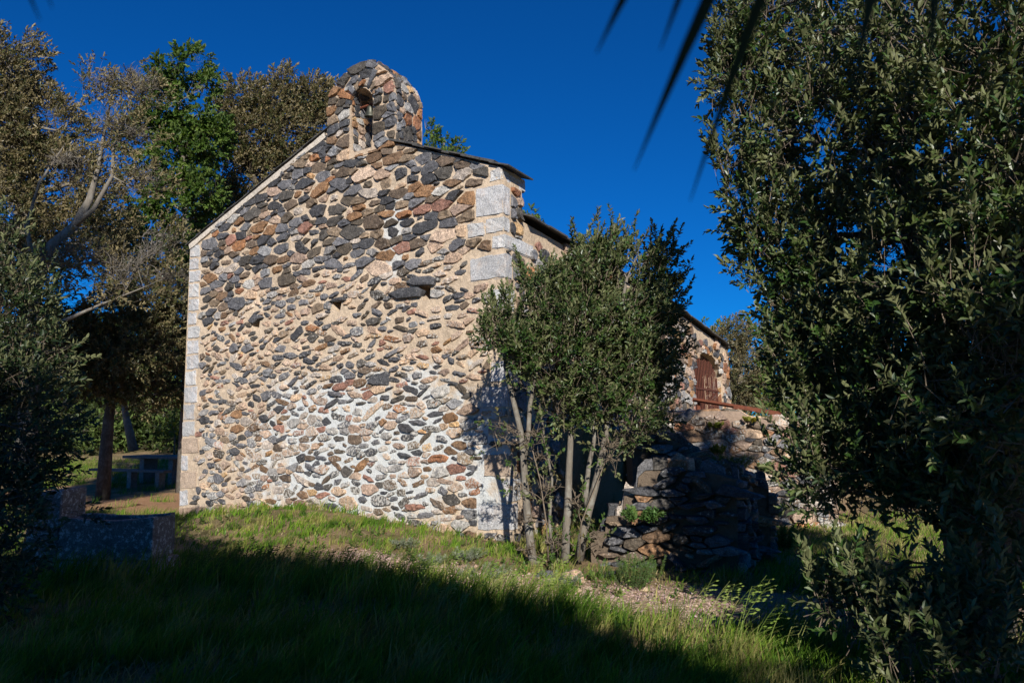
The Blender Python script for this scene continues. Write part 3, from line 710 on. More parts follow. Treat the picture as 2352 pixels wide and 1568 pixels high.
# arch ring of thin stones set on edge
r = rng(5); cx_ = (ob[0]+ob[1])/2; rad = (ob[1]-ob[0])/2; cz_ = ob[3]-rad*0.9
k = 9
for i in range(k):
    if r.random() < 0.15: continue
    a = math.pi*(i+0.5)/k; wk = r.uniform(0.24, 0.46); a += r.normal(0, 0.05); a0, a1 = a-math.pi/k*wk, a+math.pi/k*wk; ri = rad*r.uniform(0.97, 1.05); ro = rad+r.uniform(0.12, 0.34)
    q = [(cx_+ri*math.cos(a0), cz_+ri*math.sin(a0)*0.95), (cx_+ro*math.cos(a0), cz_+ro*math.sin(a0)), (cx_+ro*math.cos(a1), cz_+ro*math.sin(a1)), (cx_+ri*math.cos(a1), cz_+ri*math.sin(a1)*0.95)]
    pr = r.uniform(0.03, 0.06); mid = (sum(p[0] for p in q)/4, sum(p[1] for p in q)/4)
    V = [Bm(x, z, -0.02) for x, z in q]+[Bm(x, z, pr*0.8) for x, z in q]+[Bm(mid[0]+(x-mid[0])*.8, mid[1]+(z-mid[1])*.85, pr) for x, z in q]
    mb.add(V, [[j, (j+1) % 4, 4+(j+1) % 4, 4+j] for j in range(4)]+[[4+j, 4+(j+1) % 4, 8+(j+1) % 4, 8+j] for j in range(4)]+[[8, 9, 10, 11]], (*pick(r, (45, 25, 15, 10, 5)), 0.2))
mb.build('bell_gable', [M_STONE, M_MORT_B], chapel)

# ---- the bell hanging in the arch
bu, bz = fuz(848, 262)
d_ = ray(851, 266); bc = CAM+d_*(((P0+SD*0.26)-CAM).dot(FN)/d_.dot(FN))
bell = empty('church_bell', (bc.x, bc.y, bc.z), 'small dark bronze bell hanging in the arched opening of the bell gable', 'bell')
prof = [(0.118, -0.02), (0.112, 0.0), (0.092, 0.03), (0.076, 0.07), (0.068, 0.12), (0.060, 0.155), (0.040, 0.178), (0.0, 0.185)]
tiltm = Matrix.Rotation(R(10), 3, 'X')
def lathe(mb, prof, c, k=24, M=None):
    vs = []
    for (r_, z) in prof:
        for j in range(k):
            p = Vector((r_*math.cos(2*math.pi*j/k), r_*math.sin(2*math.pi*j/k), z))
            vs.append(Vector(c)+(M @ p if M else p))
    n = len(prof); mb.add(vs, [[i*k+j, i*k+(j+1) % k, (i+1)*k+(j+1) % k, (i+1)*k+j] for i in range(n-1) for j in range(k)])
mb = MB(); lathe(mb, prof+[(0.0, 0.17), (0.05, 0.145), (0.06, 0.1), (0.068, 0.06), (0.085, 0.02), (0.106, -0.02), (0.118, -0.02)], bc, 24, tiltm)
mb.build('bell_body', [M_BRONZE], bell, smooth=True)
mb = MB(); mb.tube([bc+tiltm@Vector((0,0,0.15)), bc+tiltm@Vector((0,0,-0.015))], [0.006, 0.006], 6); lathe(mb, [(0.0,-0.035),(0.018,-0.03),(0.024,-0.015),(0.018,0.0),(0.0,0.005)], bc, 10)
mb.build('clapper', [M_BRONZE], bell, smooth=True)
mb = MB(); yk = bc+tiltm@Vector((0, 0, 0.2)); mb.tube([yk-DL*0.40, yk+DL*0.36], 0.022, 8); mb.tube([yk, bc+tiltm@Vector((0,0,0.175))], 0.016, 6)
mb.build('yoke', [M_RUST], bell)
#OBJECTS
# ------------------------------------------------------------------ terrace wall, terrace and handrail
TY = lambda x: 13.5 - 0.9*(x-1440)/475           # the wall comes slightly nearer to the right
def tp(x, y): return at(x, y, TY(x))
tA, tB = tp(1440, 980), tp(1915, 980)
TD = Vector((tB.x-tA.x, tB.y-tA.y, 0)); TLEN = TD.length; TD.normalize(); TNn = Vector((TD.y, -TD.x, 0))
TO = Vector((tA.x, tA.y, 0))
def Tmap(u, z, d): return TO + TD*u + TNn*(d + 0.05*(1.5-z)) + Vector((0, 0, z))
def tu(x, y): q = tp(x, y); return ((q-TO).dot(TD), q.z)
wall = empty('terrace_wall', (TO.x, TO.y, 0), 'low rubble terrace wall with uneven top, behind the shaded ruin', 'stone wall')
ttop = [tu(*q) for q in ((1440,950),(1500,948),(1560,946),(1602,944),(1649,943),(1697,944),(1712,953),(1728,959),(1750,959),(1787,956),(1826,962),(1870,957),(1915,962))]
treg = [(0, -0.5), (TLEN, -0.5)] + [(u, z-0.03) for u, z in ttop[::-1]]
tq = [((1868,1915), (962,985)), ((1862,1915), (989,1030)), ((1850,1914), (1042,1076)), ((1874,1914), (1080,1120)), ((1856,1913), (1124,1165))]
tqa = []
for (xl, xr), (yt, yb) in tq: tqa.append(bb([tu(xl, yt), tu(xr, yb)]))
mb = MB()
rubble(mb, treg, lambda u, v: dict(cell=0.10, asp=1.9, fill=0.97, w=(24, 34, 4, 32, 6), prot=0.045, lich=0.9, big=0.12, small=0.9), Tmap, 51, tqa, convex=False)
prism(mb, [(0, -0.6), (TLEN, -0.6)]+ttop[::-1], [], Tmap, -TNn*0.5, 1)
# coping stones lying along the top
rubble(mb, [(0, 0.02), (TLEN, 0.02), (TLEN, 0.48), (0, 0.48)], lambda u, v: dict(cell=0.24, asp=1.3, fill=0.9, w=(20, 30, 8, 38, 8), prot=0.03, lich=0.8), 
       lambda u, t, d: TO+TD*u-TNn*t+Vector((0, 0, float(np.interp(u, [p[0] for p in ttop], [p[1] for p in ttop]))+d)), 53)
rr = rng(8)
for (a, b, c, d) in tqa:
    V = [Tmap(u, z, dd+rr.normal(0, 0.006)) for dd in (-0.02, 0.035) for u, z in ((a, c), (b, c), (b, d), (a, d))]
    V += [Tmap(a+(b-a)*fu, c+(d-c)*fz, 0.055) for fu, fz in ((0.1, 0.14), (0.9, 0.14), (0.9, 0.86), (0.1, 0.86))]
    mb.add(V, [[j, (j+1) % 4, 4+(j+1) % 4, 4+j] for j in range(4)]+[[4+j, 4+(j+1) % 4, 8+(j+1) % 4, 8+j] for j in range(4)]+[[8, 9, 10, 11]], (*pick(rr, (15, 15, 5, 60, 20)), 0.5))
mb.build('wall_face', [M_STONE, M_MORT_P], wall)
mb = MB()
q0 = Tmap(TLEN-0.05, 0, -0.45); back = SD*11 + Vector((0, 0, 0))
nl = Smap(1.5, 0, 0.0)
g = [Vector((nl.x, nl.y, 0)), Tmap(0.1, 0, -0.4), q0, q0+back, Smap(17.0, 0, -1.0)]
n = len(g); hts = 1.62
mb.add([Vector((p.x, p.y, hts)) for p in g]+[Vector((p.x, p.y, -0.6)) for p in g], [list(range(n))]+[[i, (i+1) % n, n+(i+1) % n, n+i] for i in range(n)])
tag(mb.build('terrace_ground', [M_SOIL]), kind='structure')

rail = empty('rusty_handrail', tuple(Tmap(0.9, 1.62, -0.3)), 'rusty steel handrail sloping down over the terrace wall below the barred doorway', 'handrail')
a = at(1591, 914, 13.9); b = at(1823, 951.5, 13.0)
rl = (b-a).normalized(); rs = Vector((-rl.y, rl.x, 0)).normalized()*-1; ru = rs.cross(rl)*1.0
if ru.z < 0: ru = -ru
mb = MB(); L = b-a
for (o1, z1, w1, h1) in ((0.0, 0.0, 0.13, 0.012), (0.0, -0.055, 0.012, 0.056), (0.0, -0.062, 0.06, 0.010)):
    mb.box(a+rs*(-o1)-rs*0.0+ru*z1, L, -rs*w1, ru*h1)
mb.build('channel_rail', [M_RUST], rail, recalc=True)
mb = MB(); mb.box(a+rs*0.012+ru*-0.028+L*0.02, L*0.44, rs*0.03, ru*0.022); mb.build('bracket', [M_RUST], rail, recalc=True)
mb = MB(); mb.box(a+L*0.43+rs*0.014+ru*-0.07, L*0.06, rs*0.025, ru*0.06); mb.build('bracket', [M_RUST], rail, recalc=True)
for t, l in ((0.035, 0.62), (0.44, 0.42), (0.96, 0.38)):
    mb = MB(); q = a+L*t-rs*0.075; mb.box(q+Vector((0, 0, -l-0.06)), rl*0.05, -rs*0.05, (0, 0, l+0.05)); mb.build('post', [M_RUST], rail, recalc=True)

# ------------------------------------------------------------------ the shaded ruin in front of the terrace
ruin = empty('ruined_wall', tuple(at_z(1695, 1318, 0)), 'broken dry stone wall stump in deep shade in front of the terrace wall', 'ruin')
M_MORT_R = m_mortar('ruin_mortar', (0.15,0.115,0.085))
def ruin_block(pA, pB, topline, seed, depth, name, w=(58, 34, 0, 6, 2), cell=0.095):
    A = at_z(*pA, 0); B = at_z(*pB, 0); D = Vector((B.x-A.x, B.y-A.y, 0)); L = D.length; D.normalize(); Nn = Vector((D.y, -D.x, 0))
    def pu(x, y):
        d = ray(x, y); t = (A-CAM).dot(Nn)/d.dot(Nn); q = CAM+d*t; return ((q-A).dot(D), q.z)
    def mp(u, z, d): return Vector((A.x, A.y, 0)) + D*u + Nn*(d+0.04*(0.6-z)) + Vector((0, 0, z))
    top = [pu(*q) for q in topline]
    reg = [(top[0][0], -0.3), (top[-1][0], -0.3)]+[(u, z-0.02) for u, z in top[::-1]]
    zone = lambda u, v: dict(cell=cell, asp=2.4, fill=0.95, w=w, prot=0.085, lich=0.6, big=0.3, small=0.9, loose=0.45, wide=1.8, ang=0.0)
    mb = MB(); rubble(mb, reg, zone, mp, seed, convex=False)
    prism(mb, [(top[0][0]+0.05, -0.5), (top[-1][0]-0.05, -0.5)]+[(u*0.98+top[0][0]*0.01+top[-1][0]*0.01, z-0.05) for u, z in top[::-1]], [], lambda u, v, d: mp(u, v, d-0.05), -Nn*depth, 1)
    zf = lambda u: float(np.interp(u, [p[0] for p in top], [p[1] for p in top]))
    fl = next((i for i in range(len(top)-1) if abs(top[i+1][1]-top[i][1]) < 0.35*abs(top[i+1][0]-top[i][0])), 0)
    rubble(mb, [(top[fl][0], 0.0), (top[-1][0], 0.0), (top[-1][0], depth), (top[fl][0], depth)], zone, lambda u, t, d: mp(u, zf(u)-0.03+d, -t), seed+1)
    e = top[-1][0]; ze = zf(e)
    rubble(mb, [(0.0, -0.3), (depth, -0.3), (depth, ze), (0, ze)], zone, lambda t, z, d: mp(e+d, z, -t), seed+2)
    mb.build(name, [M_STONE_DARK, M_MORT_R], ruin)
ruin_block((1355,1292), (1695,1320), [(1350,1215),(1385,1212),(1388,1178),(1425,1174),(1428,1130),(1458,1128),(1462,1085),(1480,1068),(1560,1066),(1600,1074),(1640,1078),(1668,1086),(1695,1092)], 61, 1.0, 'stub_wall')
ruin_block((1640,1284), (1771,1290), [(1640,1100),(1690,1104),(1720,1102),(1750,1108),(1762,1114),(1771,1130)], 71, 0.7, 'stub_wall')
ruin_block((1470,1245), (1690,1245), [(1450,1000),(1500,985),(1560,1008),(1590,1030),(1640,1052),(1690,1085)], 81, 0.6, 'stub_wall')

# ------------------------------------------------------------------ granite trough
m, nt, p = mat('lichened_granite'); v = pos(nt)
c = ramp(nt, noise_n(nt, v, 80, 3, 0.8), [(0.3, (0.07,0.055,0.055)), (0.5, (0.16,0.135,0.13)), (0.7, (0.30,0.27,0.26))])
c = mix(nt, c, (0.62,0.62,0.60), ramp(nt, noise_n(nt, v, 15, 6, 0.8), [(0.52, (0,0,0)), (0.60, (0.9,0.9,0.9))]))
c = mix(nt, c, (0.06,0.055,0.05), ramp(nt, noise_n(nt, v, 5, 5, 0.7), [(0.5, (0,0,0)), (0.7, (0.8,0.8,0.8))]))
nt.links.new(c, p.inputs['Base Color']); p.inputs['Roughness'].default_value = 0.85
bump(nt, p, noise_n(nt, v, 35, 6, 0.75), 0.9, 0.03); M_TROUGH = m
q = at_z(385, 1300, 0.0); TR = Vector((q.x, 8.75, 0)); TXl = Vector((-1, 0.06, 0)).normalized(); TYd = Vector((0.06, 1, 0)).normalized()
trough = empty('stone_trough', tuple(TR), 'lichened granite water trough with a tall end block, in shade left of the chapel', 'trough')
def rough(o, amt=0.008, cuts=4, bev=0.025):
    me = o.data; bm = bmesh.new(); bm.from_mesh(me)
    bmesh.ops.remove_doubles(bm, verts=bm.verts, dist=1e-5); bmesh.ops.recalc_face_normals(bm, faces=bm.faces)
    bmesh.ops.bevel(bm, geom=list(bm.edges), offset=bev, segments=2, affect='EDGES', profile=0.5)
    bmesh.ops.subdivide_edges(bm, edges=[e for e in bm.edges if e.calc_length() > 0.1], cuts=cuts, use_grid_fill=True)
    bmesh.ops.recalc_face_normals(bm, faces=bm.faces)
    for v in bm.verts:
        n_ = v.normal; f = noise.noise(v.co*6)+0.5*noise.noise(v.co*17); v.co += n_*f*amt
    bm.to_mesh(me); bm.free(); return o
LT, DT, HT = 1.13, 0.52, 0.63
mb = MB(); nseg = 12
def trim(i): t = i/nseg; return HT - 0.035*math.sin(math.pi*min(1, t*1.15)) - 0.02*t
P_ = []
for i in range(nseg+1):
    x = TR + TXl*(LT*i/nseg); z = trim(i); zb = 0.14
    ring = [(0, zb), (0, z), (0.10, z), (0.13, z-0.28), (DT-0.13, z-0.28), (DT-0.10, z+0.01), (DT, z+0.01), (DT, zb)]
    if i in (0, nseg): ring = [(0, zb), (0, z), (0.10, z), (0.13, z-0.005), (DT-0.13, z-0.005), (DT-0.10, z+0.01), (DT, z+0.01), (DT, zb)]
    P_ += [x+TYd*a_+Vector((0, 0, b_)) for a_, b_ in ring]
mb.add(P_, [[i*8+j, i*8+(j+1) % 8, (i+1)*8+(j+1) % 8, (i+1)*8+j] for i in range(nseg) for j in range(8)]+[[0,1,2,3,4,5,6,7], [nseg*8+j for j in range(8)][::-1]])
o = mb.build('basin', [M_TROUGH], trough, recalc=True); rough(o, 0.013, 2, 0.014)
mb = MB(); q = TR+TXl*(LT+0.005)
w0, w1 = 0.46, 0.36
vs = [q+TYd*-0.05, q+TXl*w0+TYd*-0.05, q+TXl*w0+TYd*0.6, q+TYd*0.6]; vt = [q+Vector((0, 0, .93))+TYd*0.02, q+TXl*w1+Vector((0, 0, .90))+TYd*0.02, q+TXl*w1+Vector((0, 0, .91))+TYd*0.5, q+Vector((0, 0, .94))+TYd*0.5]
vs = [v_+Vector((0, 0, -0.15)) for v_ in vs]
mb.add(vs+vt, [[3,2,1,0],[4,5,6,7],[0,1,5,4],[1,2,6,5],[2,3,7,6],[3,0,4,7]])
rough(mb.build('end_block', [M_TROUGH], trough, recalc=True), 0.02, 5, 0.04)
mb = MB(); mb.box(TR+TXl*-0.06+TYd*-0.08+Vector((0, 0, -0.15)), TXl*(LT+0.03), TYd*(DT+0.14), (0, 0, 0.275))
rough(mb.build('plinth', [M_TROUGH], trough, recalc=True), 0.02, 5, 0.03)

# ------------------------------------------------------------------ picnic table under the trees, and its long bench
def zat(x, y): return H(x, y)
pc_ = at(365, 1050, 26.0); pz = zat(pc_.x, pc_.y)
tab = empty('picnic_table', (pc_.x, pc_.y, pz), 'dark weathered picnic table in shade left of the chapel', 'picnic table')
AX = Vector((0.93, -0.36, 0)); AY = Vector((0.36, 0.93, 0))
mb = MB(); mb.box(Vector((pc_.x, pc_.y, pz+0.84))-AX*1.15-AY*0.5, AX*2.6, AY*1.0, (0, 0, 0.09)); mb.build('table_top', [M_DARKWOOD], tab, bevel=0.015)
for k in (-0.55, 0.75):
    mb = MB(); mb.box(Vector((pc_.x, pc_.y, pz-0.2))+AX*k-AY*0.3, AX*0.2, AY*0.6, (0, 0, 1.04)); mb.build('pedestal', [M_CONC], tab, bevel=0.02)
qb = at(300, 1075, 24.5); bz = zat(qb.x, qb.y)
bench = empty('long_bench', (qb.x, qb.y, bz), 'low dark plank bench in front of the picnic table', 'bench')
mb = MB(); mb.box(Vector((qb.x, qb.y, bz+0.52))-AX*1.7-AY*0.16, AX*3.3, AY*0.32, (0, 0, 0.08)); mb.build('seat', [M_DARKWOOD], bench, bevel=0.012)
for k in (-1.2, 0.0, 1.2):
    mb = MB(); mb.box(Vector((qb.x, qb.y, bz-0.2))+AX*k-AY*0.13, AX*0.18, AY*0.26, (0, 0, 0.72)); mb.build('leg', [M_CONC], bench, bevel=0.015)

# ------------------------------------------------------------------ foliage machinery
def norm(a): return a/np.maximum(np.linalg.norm(a, axis=1, keepdims=True), 1e-9)
def leaf_mesh(name, P, D, Nn, L, W, col, fold=0.16, curl=0.12):
    n = len(P); D = norm(D); Nn = norm(Nn - D*np.sum(D*Nn, 1, keepdims=True)); S = np.cross(D, Nn)
    L = L[:, None]; W = W[:, None]
    v = np.stack([P, P+D*L*.28+S*W*.46+Nn*W*fold, P+D*L*.68+S*W*.42+Nn*(W*fold-L*curl*.3), P+D*L-Nn*L*curl,
                  P+D*L*.68-S*W*.42+Nn*(W*fold-L*curl*.3), P+D*L*.28-S*W*.46+Nn*W*fold], 1).reshape(-1, 3)
    b = (np.arange(n)*6)[:, None]
    f = (b+np.array([[0, 1, 2, 3, 3, 4, 5, 0]])).ravel()
    return np_mesh(name, v, f, np.full(n*2, 4), np.repeat(col, 6, 0))
def with_twigs(name, leaf, vs, f, nv_, mats, parent):
    """one crown mesh: leaves plus the fine twigs that carry them"""
    P, D, Nn, L, W, col = leaf; me = leaf_mesh(name, P, D, Nn, L, W, col)
    n = len(me.vertices); co = np.empty(n*3, np.float32); me.vertices.foreach_get('co', co)
    li = np.empty(len(me.loops), np.int32); me.loops.foreach_get('vertex_index', li)
    cc = np.vstack([np.repeat(col, 6, 0), np.tile([[0.08, 0.06, 0.04, 1]], (len(vs), 1))])
    a_ = len(me.polygons); bpy.data.meshes.remove(me)
    m2 = np_mesh(name, np.vstack([co.reshape(-1, 3), vs]), np.concatenate([li, f+n]), np.concatenate([np.full(a_, 4), nv_]), cc, np.concatenate([np.zeros(a_), np.ones(len(nv_))]))
    return link(name, m2, mats, parent)
def sprig_leaves(r, C, A, k, leafL, palette, length=0.16, aspect=0.45, spread=0.9, jit=0.2):
    """k leaves round each sprig; C start points, A axes"""
    n = len(C); A = norm(A)
    t = np.linspace(0.1, 1.0, k)[None, :]
    ref = np.where(np.abs(A[:, 2:3]) > 0.9, np.array([[1., 0, 0]]), np.array([[0, 0, 1.]]))
    U = norm(np.cross(A, ref)); V = np.cross(A, U)
    ph = r.uniform(0, 6.28, (n, 1))+np.arange(k)[None, :]*2.4+r.normal(0, 0.3, (n, k))
    rad = U[:, None, :]*np.cos(ph)[..., None]+V[:, None, :]*np.sin(ph)[..., None]
    sp = spread*(1.15-0.75*t)[..., None]
    D = A[:, None, :]*(0.45+0.6*t[..., None])+rad*sp+r.normal(0, jit, (n, k, 3))
    P = C[:, None, :]+A[:, None, :]*(t*length)[..., None]
    D = D.reshape(-1, 3); P = P.reshape(-1, 3)
    Nn = np.repeat(A, k, 0)*0.9+np.array([[0, 0, 0.35]])+r.normal(0, 0.35, D.shape)
    L = leafL*r.uniform(0.65, 1.25, len(P)); W = L*aspect*r.uniform(0.85, 1.15, len(P))
    pal = np.array(palette); ci = r.integers(0, len(pal), n)
    col = np.repeat(pal[ci]*r.uniform(0.75, 1.25, (n, 1)), k, 0)*r.uniform(0.8, 1.2, (n*k, 1))
    return P, D, Nn, L, W, np.hstack([col, np.ones((len(col), 1))])
def shell(r, blobs, dens, gap=0.0, gscale=1.2, seed=0, inner=0.5):
    Cs, As, Bs = [], [], []
    for bi, (c, rad) in enumerate(blobs):
        n = max(4, int(dens*12.57*rad*rad))
        d = norm(r.normal(0, 1, (n, 3))); rr = rad*(inner+(1-inner)*r.random(n)**0.6)
        # lumpy outline
        lump = np.array([noise.noise(Vector(x)*2.2+Vector((seed, bi, 0))) for x in d]); rr = rr*(1+0.28*lump)
        P = np.array(c)[None, :]+d*rr[:, None]
        keep = np.ones(n, bool)
        if gap > -1:
            g = np.array([noise.noise(Vector(x)*gscale+Vector((seed*3.1, 0, 0))) for x in P]); keep = g > gap
        Cs.append(P[keep]); As.append(d[keep]); Bs.append(np.full(keep.sum(), bi))
    return np.vstack(Cs), np.vstack(As), np.concatenate(Bs)
def twigs(C, A, length, rad, back=True):
    """thin tapered twig under each sprig"""
    A = norm(A); n = len(C); ref = np.where(np.abs(A[:, 2:3]) > 0.9, np.array([[1., 0, 0]]), np.array([[0, 0, 1.]]))
    U = norm(np.cross(A, ref)); V = np.cross(A, U); B = C-A*length[:, None]
    vs = np.stack([B+U*rad, B-U*rad*.5+V*rad*.87, B-U*rad*.5-V*rad*.87, C+A*0.1], 1).reshape(-1, 3)
    b = (np.arange(n)*4)[:, None]; f = (b+np.array([[0, 1, 3, 1, 2, 3, 2, 0, 3]])).ravel()
    return vs, f, np.full(n*3, 3)
def limb(mb, a, b, r0, r1, seed, sag=0.15, n=6, k=6):
    a = Vector(a); b = Vector(b); L = (b-a).length; rr_ = rng(seed); side = Vector(rr_.normal(0, 1, 3))*0.10*L
    pts = [a.lerp(b, i/n)+side*math.sin(math.pi*i/n)+Vector((0, 0, sag*L*math.sin(math.pi*i/n)*(1-i/n)))+Vector(rr_.normal(0, 0.012*L, 3))*(0 < i < n) for i in range(n+1)]
    mb.tube(pts, [r0+(r1-r0)*i/n for i in range(n+1)], k, cap=False); return pts
def tree(name, label, cat, base, trunks, blobs_px, palette, mats, leafL=0.07, dens=60, k=9, seed=1, group=None, gap=-0.25, gscale=1.4,
         up=0.35, wind=(0.25, 0, 0), out=0.8, inner=0.5, aspect=0.45, twigl=0.2, length=0.16, branches=6, limb_r=0.05, extra=None, spread=0.9, bare=0, blobs3=None, shoots=0):
    """trunks: list of (points, radii); crown blobs given as (x, y, radius, distance) on the photo's frame, built as real volumes"""
    r = rng(seed); root = empty(name, tuple(base), label, cat, group)
    blobs = list(blobs3 or [])
    for (x, y, rp, Y) in blobs_px:
        c = at(x, y, Y); blobs.append((tuple(c), rp*Y/1700))
    mb = MB()
    tp_ = []
    for pts, rad in trunks:
        mb.tube(pts, rad, 9); 
        for i in range(len(pts)):
            tp_.append((Vector(pts[i]), rad[i]))
            if i+1 < len(pts): tp_.append((Vector(pts[i]).lerp(Vector(pts[i+1]), 0.5), (rad[i]+rad[i+1])/2))
    for bi, (c, rb) in enumerate(blobs):
        c = Vector(c)
        cand = [(p, q) for p, q in tp_ if p.z < c.z+0.3*rb] or tp_
        p, q = min(cand, key=lambda t: (t[0]-c).length - 0.35*t[0].z)
        r0 = min(q*0.55, limb_r*(0.6+rb)); lp = limb(mb, p, c, r0, r0*0.35, seed*100+bi)
        for j in range(branches):
            d = Vector(r.normal(0, 1, 3)).normalized(); d.z = abs(d.z)*0.6+d.z*0.4
            s = lp[int(r.integers(2, len(lp)))]; e = c+d*rb*r.uniform(0.6, 0.98)
            sp_ = limb(mb, s, e, r0*0.35, 0.004, seed*777+bi*31+j, n=4, k=4)
            for h in range(bare):
                d2 = (e-Vector(s)).normalized()*0.7+Vector(r.normal(0, 0.6, 3))+Vector(wind)*0.6; st_ = sp_[int(r.integers(1, 4))]
                limb(mb, st_, st_+d2.normalized()*rb*r.uniform(0.25, 0.6), 0.010, 0.003, seed*99+bi*57+j*13+h, n=3, k=3)
    C, A, B = shell(r, blobs, dens, gap, gscale, seed, inner)
    ax = A*out+np.array([[wind[0], wind[1], up+wind[2]]])+r.normal(0, 0.45, A.shape)
    if shoots:
        sc_, sa_ = [], []
        for c, rb in blobs:
            for _ in range(shoots):
                d = Vector(r.normal(0, 1, 3)).normalized(); d.z = abs(d.z)*0.9+0.1
                q = Vector(c)+d*rb*r.uniform(0.75, 0.95); g_ = (d*0.5+Vector((wind[0], wind[1], 0.75))+Vector(r.normal(0, 0.2, 3))).normalized(); l_ = r.uniform(0.15, 0.38)
                for t in np.linspace(0, 1, 4): sc_.append(list(q+g_*(l_*t))); sa_.append(list(g_+Vector(r.normal(0, 0.12, 3))))
        C = np.vstack([C, np.array(sc_)]); ax = np.vstack([ax, np.array(sa_)])
    if extra is not None: C = np.vstack([C, extra[0]]); ax = np.vstack([ax, extra[1]])
    P, D, Nn, L, W, col = sprig_leaves(r, C, ax, k, leafL, palette, length, aspect, spread)
    mb.build('trunk', [mats[1]], root, smooth=True)
    vs, f, nvv = twigs(C, ax, max(twigl, 0.1)*r.uniform(0.6, 1.2, len(C)), 0.004)
    with_twigs('crown', (P, D, Nn, L, W, col), vs, f, nvv, [mats[0], M_TWIG], root)
    return root
def px_path(pts, Y0, r0, r1, gy=0.0):
    out = [at(x, y, Y0+gy*i) for i, (x, y) in enumerate(pts)]; n = len(pts)-1
    return out, [r0+(r1-r0)*i/n for i in range(n+1)]

OAK = [(0.022,0.052,0.010), (0.032,0.066,0.013), (0.045,0.075,0.018), (0.018,0.040,0.009), (0.07,0.085,0.03)]
OAKL = [(0.022,0.050,0.010), (0.034,0.066,0.013), (0.05,0.08,0.02), (0.07,0.095,0.028), (0.11,0.12,0.05), (0.035,0.075,0.013)]
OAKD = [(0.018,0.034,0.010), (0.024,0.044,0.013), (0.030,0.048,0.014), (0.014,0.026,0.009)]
BRN_ = [(0.095,0.082,0.034), (0.13,0.105,0.05), (0.065,0.068,0.025), (0.19,0.155,0.085), (0.05,0.058,0.018)]
GRN = [(0.055,0.10,0.016), (0.07,0.12,0.02), (0.04,0.08,0.014), (0.085,0.125,0.022)]

# ---- the many-stemmed young holm oak at the corner of the chapel
b1 = at_z(1225, 1300, 0); by = b1.y
bt = [px_path([(1226,1304),(1220,1260),(1211,1180),(1206,1110),(1202,1050),(1196,990),(1184,940),(1172,890),(1160,840),(1170,770)], by, 0.056, 0.022),
      px_path([(1298,1290),(1300,1235),(1305,1150),(1307,1080),(1311,1000),(1314,950),(1320,860),(1330,760),(1340,660)], by+0.1, 0.056, 0.02),
      px_path([(1330,1285),(1340,1220),(1352,1170),(1366,1120),(1380,1060),(1391,1005),(1395,940),(1400,850),(1420,740),(1440,640)], by+0.05, 0.062, 0.018),
      px_path([(1352,1175),(1345,1135),(1352,1070),(1365,1010),(1360,930)], by+0.12, 0.042, 0.02),
      px_path([(1204,1060),(1214,990),(1217,930),(1235,850),(1260,740),(1280,650)], by+0.05, 0.035, 0.015),
      px_path([(1270,1285),(1262,1200),(1268,1100),(1250,1000),(1240,930)], by+0.2, 0.022, 0.010)]
DYB = 26
bbl = [(1185,725,70,9.2),(1140,770,45,9.1),(1265,665,85,9.4),(1350,625,85,9.4),(1430,610,75,9.5),(1490,600,55,9.6),(1330,745,110,9.2),(1440,735,105,9.4),
       (1505,715,52,9.6),(1250,835,85,9.1),(1370,870,95,9.2),(1450,855,85,9.3),(1530,945,40,9.4),(1450,965,65,9.2),(1200,790,60,9.0),(1400,560,40,9.5),(1345,570,38,9.5),(1520,570,28,9.6),(1530,650,28,9.6),
       (1490,850,55,9.6),(1380,680,100,9.9),(1480,780,90,9.9),(1290,930,60,9.2)]
bbl = [(x, y+(DYB if y < 700 else DYB*0.4 if y < 800 else 0), q, Y) for x, y, q, Y in bbl]
tree('young_holm_oak', 'young holm oak with several thin grey stems at the chapel corner', 'tree', b1, bt, bbl, OAKL, (M_OAK, M_BARK), leafL=0.06, dens=125, k=11, seed=3, shoots=7,
     gap=-0.20, gscale=2.2, up=0.55, wind=(0.30, 0.05, 0.1), branches=7, twigl=0.16, limb_r=0.018, inner=0.35, length=0.17)
ubl = [(1150,1020,38,9.0),(1145,975,22,9.0),(1235,1000,30,8.9),(1400,1020,45,9.0),(1255,1120,40,9.1),(1215,1200,22,8.9),(1205,1262,26,8.8),(1280,1250,40,8.95),(1320,1150,35,9.2),(1410,1060,25,8.9),(1245,1060,40,9.2),(1180,1120,22,9.0),(1370,1230,25,9.0)]
tree('ivy_undergrowth', 'low leafy undergrowth around the stems of the young oak', 'shrub', at_z(1270,1290,0), [px_path([(1260,1292),(1255,1200),(1240,1100),(1220,1020)], 9.05, 0.012, 0.006), px_path([(1330,1290),(1335,1200),(1390,1060)], 9.0, 0.012, 0.006)],
     ubl, [(0.045,0.085,0.016),(0.06,0.105,0.02),(0.035,0.065,0.014),(0.10,0.085,0.03)], (M_OAK, M_TWIG), leafL=0.055, dens=34, k=7, seed=13, gap=-0.1, gscale=3.0, wind=(0,0,0), branches=9, twigl=0.22, limb_r=0.012, aspect=0.6, bare=2)

